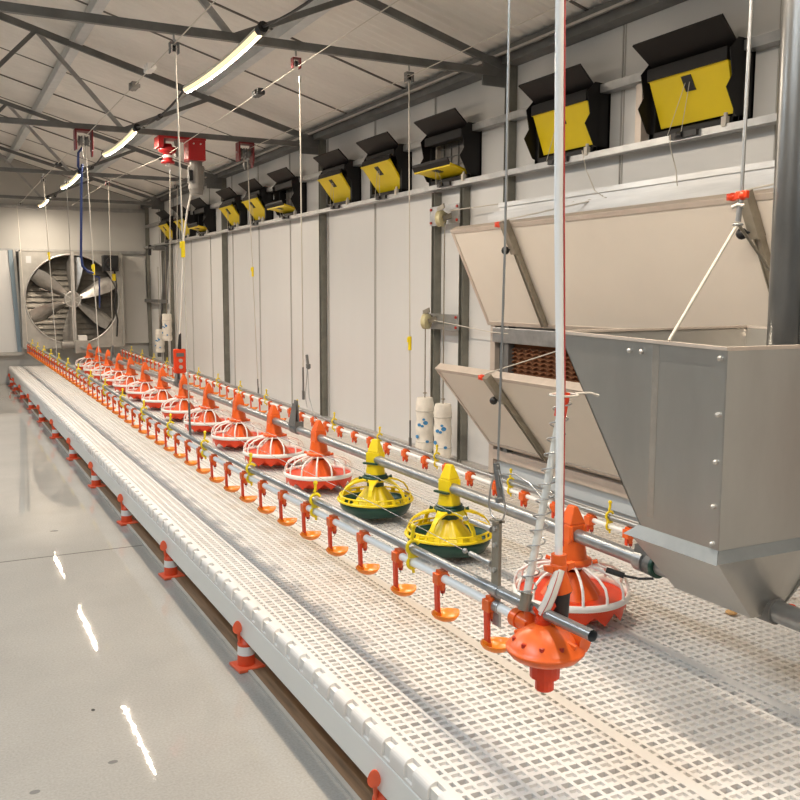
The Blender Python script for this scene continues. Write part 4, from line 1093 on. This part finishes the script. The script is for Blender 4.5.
obj('rust_streak',MB().box(xa-.0006,xa,1.695,1.718,.79,1.225),mat('rust_tint',(.47,.44,.395),.4,.8,.12,20),hp)
obj('corner_rivet',MB().cyl((xt-.03,yt+.03,z1-.02),(xt-.03,yt+.046,z1-.02),.007,8),'strut',hp)
# hopper outlet pipe and shut-off
op=thing('auger_pipe','short galvanised auger pipe leaving the bottom of the hopper','pipe',(XF,1.4,.53))
obj('tube',MB().cyl((XF,.5,ZP),(XF,1.60,ZP),.028,20),'galv_pipe',op)
obj('sleeve',MB().cyl((XF,1.54,ZP),(XF,1.62,ZP),.034,20),'steel_dark',op)
obj('coupling',MB().cyl((XF,1.2,ZP),(XF,1.40,ZP),.032,20),'galv',op)
ct=thing('pipe_adapter','dark adapter with clamp where the feed pipe enters the hopper','adapter',(XF,2.0,ZP-.03))
obj('body',MB().cyl((XF,1.90,ZP),(XF,2.04,ZP),.024,18).cyl((XF,2.015,ZP),(XF,2.05,ZP),.033,18),'galv',ct)
obj('clamp',MB().cyl((XF,1.975,ZP),(XF,2.0,ZP),.034,18).box(XF-.02,XF+.02,1.99,2.05,ZP-.005,ZP+.05),'steel_dark',ct)
obj('green_ring',MB().cyl((XF,1.962,ZP),(XF,1.974,ZP),.036,18),'green',ct)
pl=MB().tube([(XF-.01,1.975,ZP-.038),(XF-.035,2.01,ZP-.045),(XF-.06,2.045,ZP-.042)],.004,6).cyl((XF-.06,2.045,ZP-.042),(XF-.095,2.085,ZP-.030),.009,10)
single('sensor_plug',pl,'black','black cable plug lying in the air beside the hopper inlet','plug')
# filling tube
ft=thing('filler_tube','tall steel filler tube dropping into the hopper','pipe',(1.915,1.62,1.0))
obj('tube',MB().cyl((1.950,1.62,.98),(1.937,1.62,2.75),.056,28),'tube_dark',ft)
obj('seam',MB().cyl((1.922,1.567,1.0),(1.904,1.567,2.7),.0022,6),'tube_dark',ft)
# hopper suspension
hs_=thing('hopper_sling','cord and two-leg rope sling with orange clip holding the hopper','sling',(XF,1.72,1.24))
obj('cord',MB().cyl((XF,1.72,1.57),(XF,1.712,2.75),.005,8),'wire',hs_)
obj('turnbuckle',MB().cyl((XF,1.727,1.535),(XF,1.722,1.585),.0075,8).ring((XF,1.727,1.528),.011,.003,14,5),'galv',hs_)
obj('clip',MB().ball((XF-.0,1.715,1.60),.012,10,6).box(XF-.006,XF+.006,1.698,1.735,1.592,1.612),'orange_deep',hs_,bevel=.003)
obj('knot',MB().tube([(XF-.01,1.74,1.572),(XF-.005,1.725,1.578),(XF,1.71,1.574)],.005,6),'rope',hs_)
obj('sling_leg',MB().cyl((XF,1.727,1.53),(xa+.004,1.668,1.237),.0042,6),'rope',hs_)
obj('sling_leg',MB().cyl((XF,1.727,1.53),(xt-.004,1.90,1.240),.0042,6),'strut',hs_)

# extra small things
for x,y,lb in ((2.05,1.62,'tan feed crumb lying on the slats beside the hopper outlet'),):
    c=MB().ball((2.37,2.15,ZT+.009),.014,8,5,(1.5,1.5,.6)); single('feed_crumb',c,mat('crumb',(.55,.33,.14),.8),lb,'crumb')
rope('pale pull string hanging from the nearest yellow flap to the head rail',[(2.83,3.02,2.02),(2.86,3.05,1.98),(2.87,3.02,1.88),(2.872,3.01,1.81)],.0025)
rope('pale pull string hanging from the second yellow flap to the head rail',[(2.85,3.64,2.04),(2.86,3.62,1.95),(2.872,3.56,1.84),(2.872,3.50,1.81)],.0025)
rope('tangled pale rope end lying along the head rail under the second flap',[(2.868,3.78,1.79),(2.866,3.72,1.80),(2.868,3.66,1.785),(2.866,3.60,1.80),(2.868,3.54,1.79),(2.867,3.47,1.80)],.005)
cup=lens_cup(2.54,2.08,.283,.050,.045,.018)
single('drinker_cup',cup,'orange_deep','orange drinker cup lying beyond the auger pipe at the right edge','cup')

# ------------------------------------------------------------------ world and view
wd=bpy.data.worlds.new('world'); sc.world=wd; wd.use_nodes=True
wd.node_tree.nodes['Background'].inputs[0].default_value=(.75,.8,.85,1); wd.node_tree.nodes['Background'].inputs[1].default_value=.05
sc.cycles.diffuse_bounces=6
vs=sc.view_settings; vs.view_transform='Standard'; vs.look='None'; vs.gamma=1; vs.use_curve_mapping=False; vs.exposure=.42
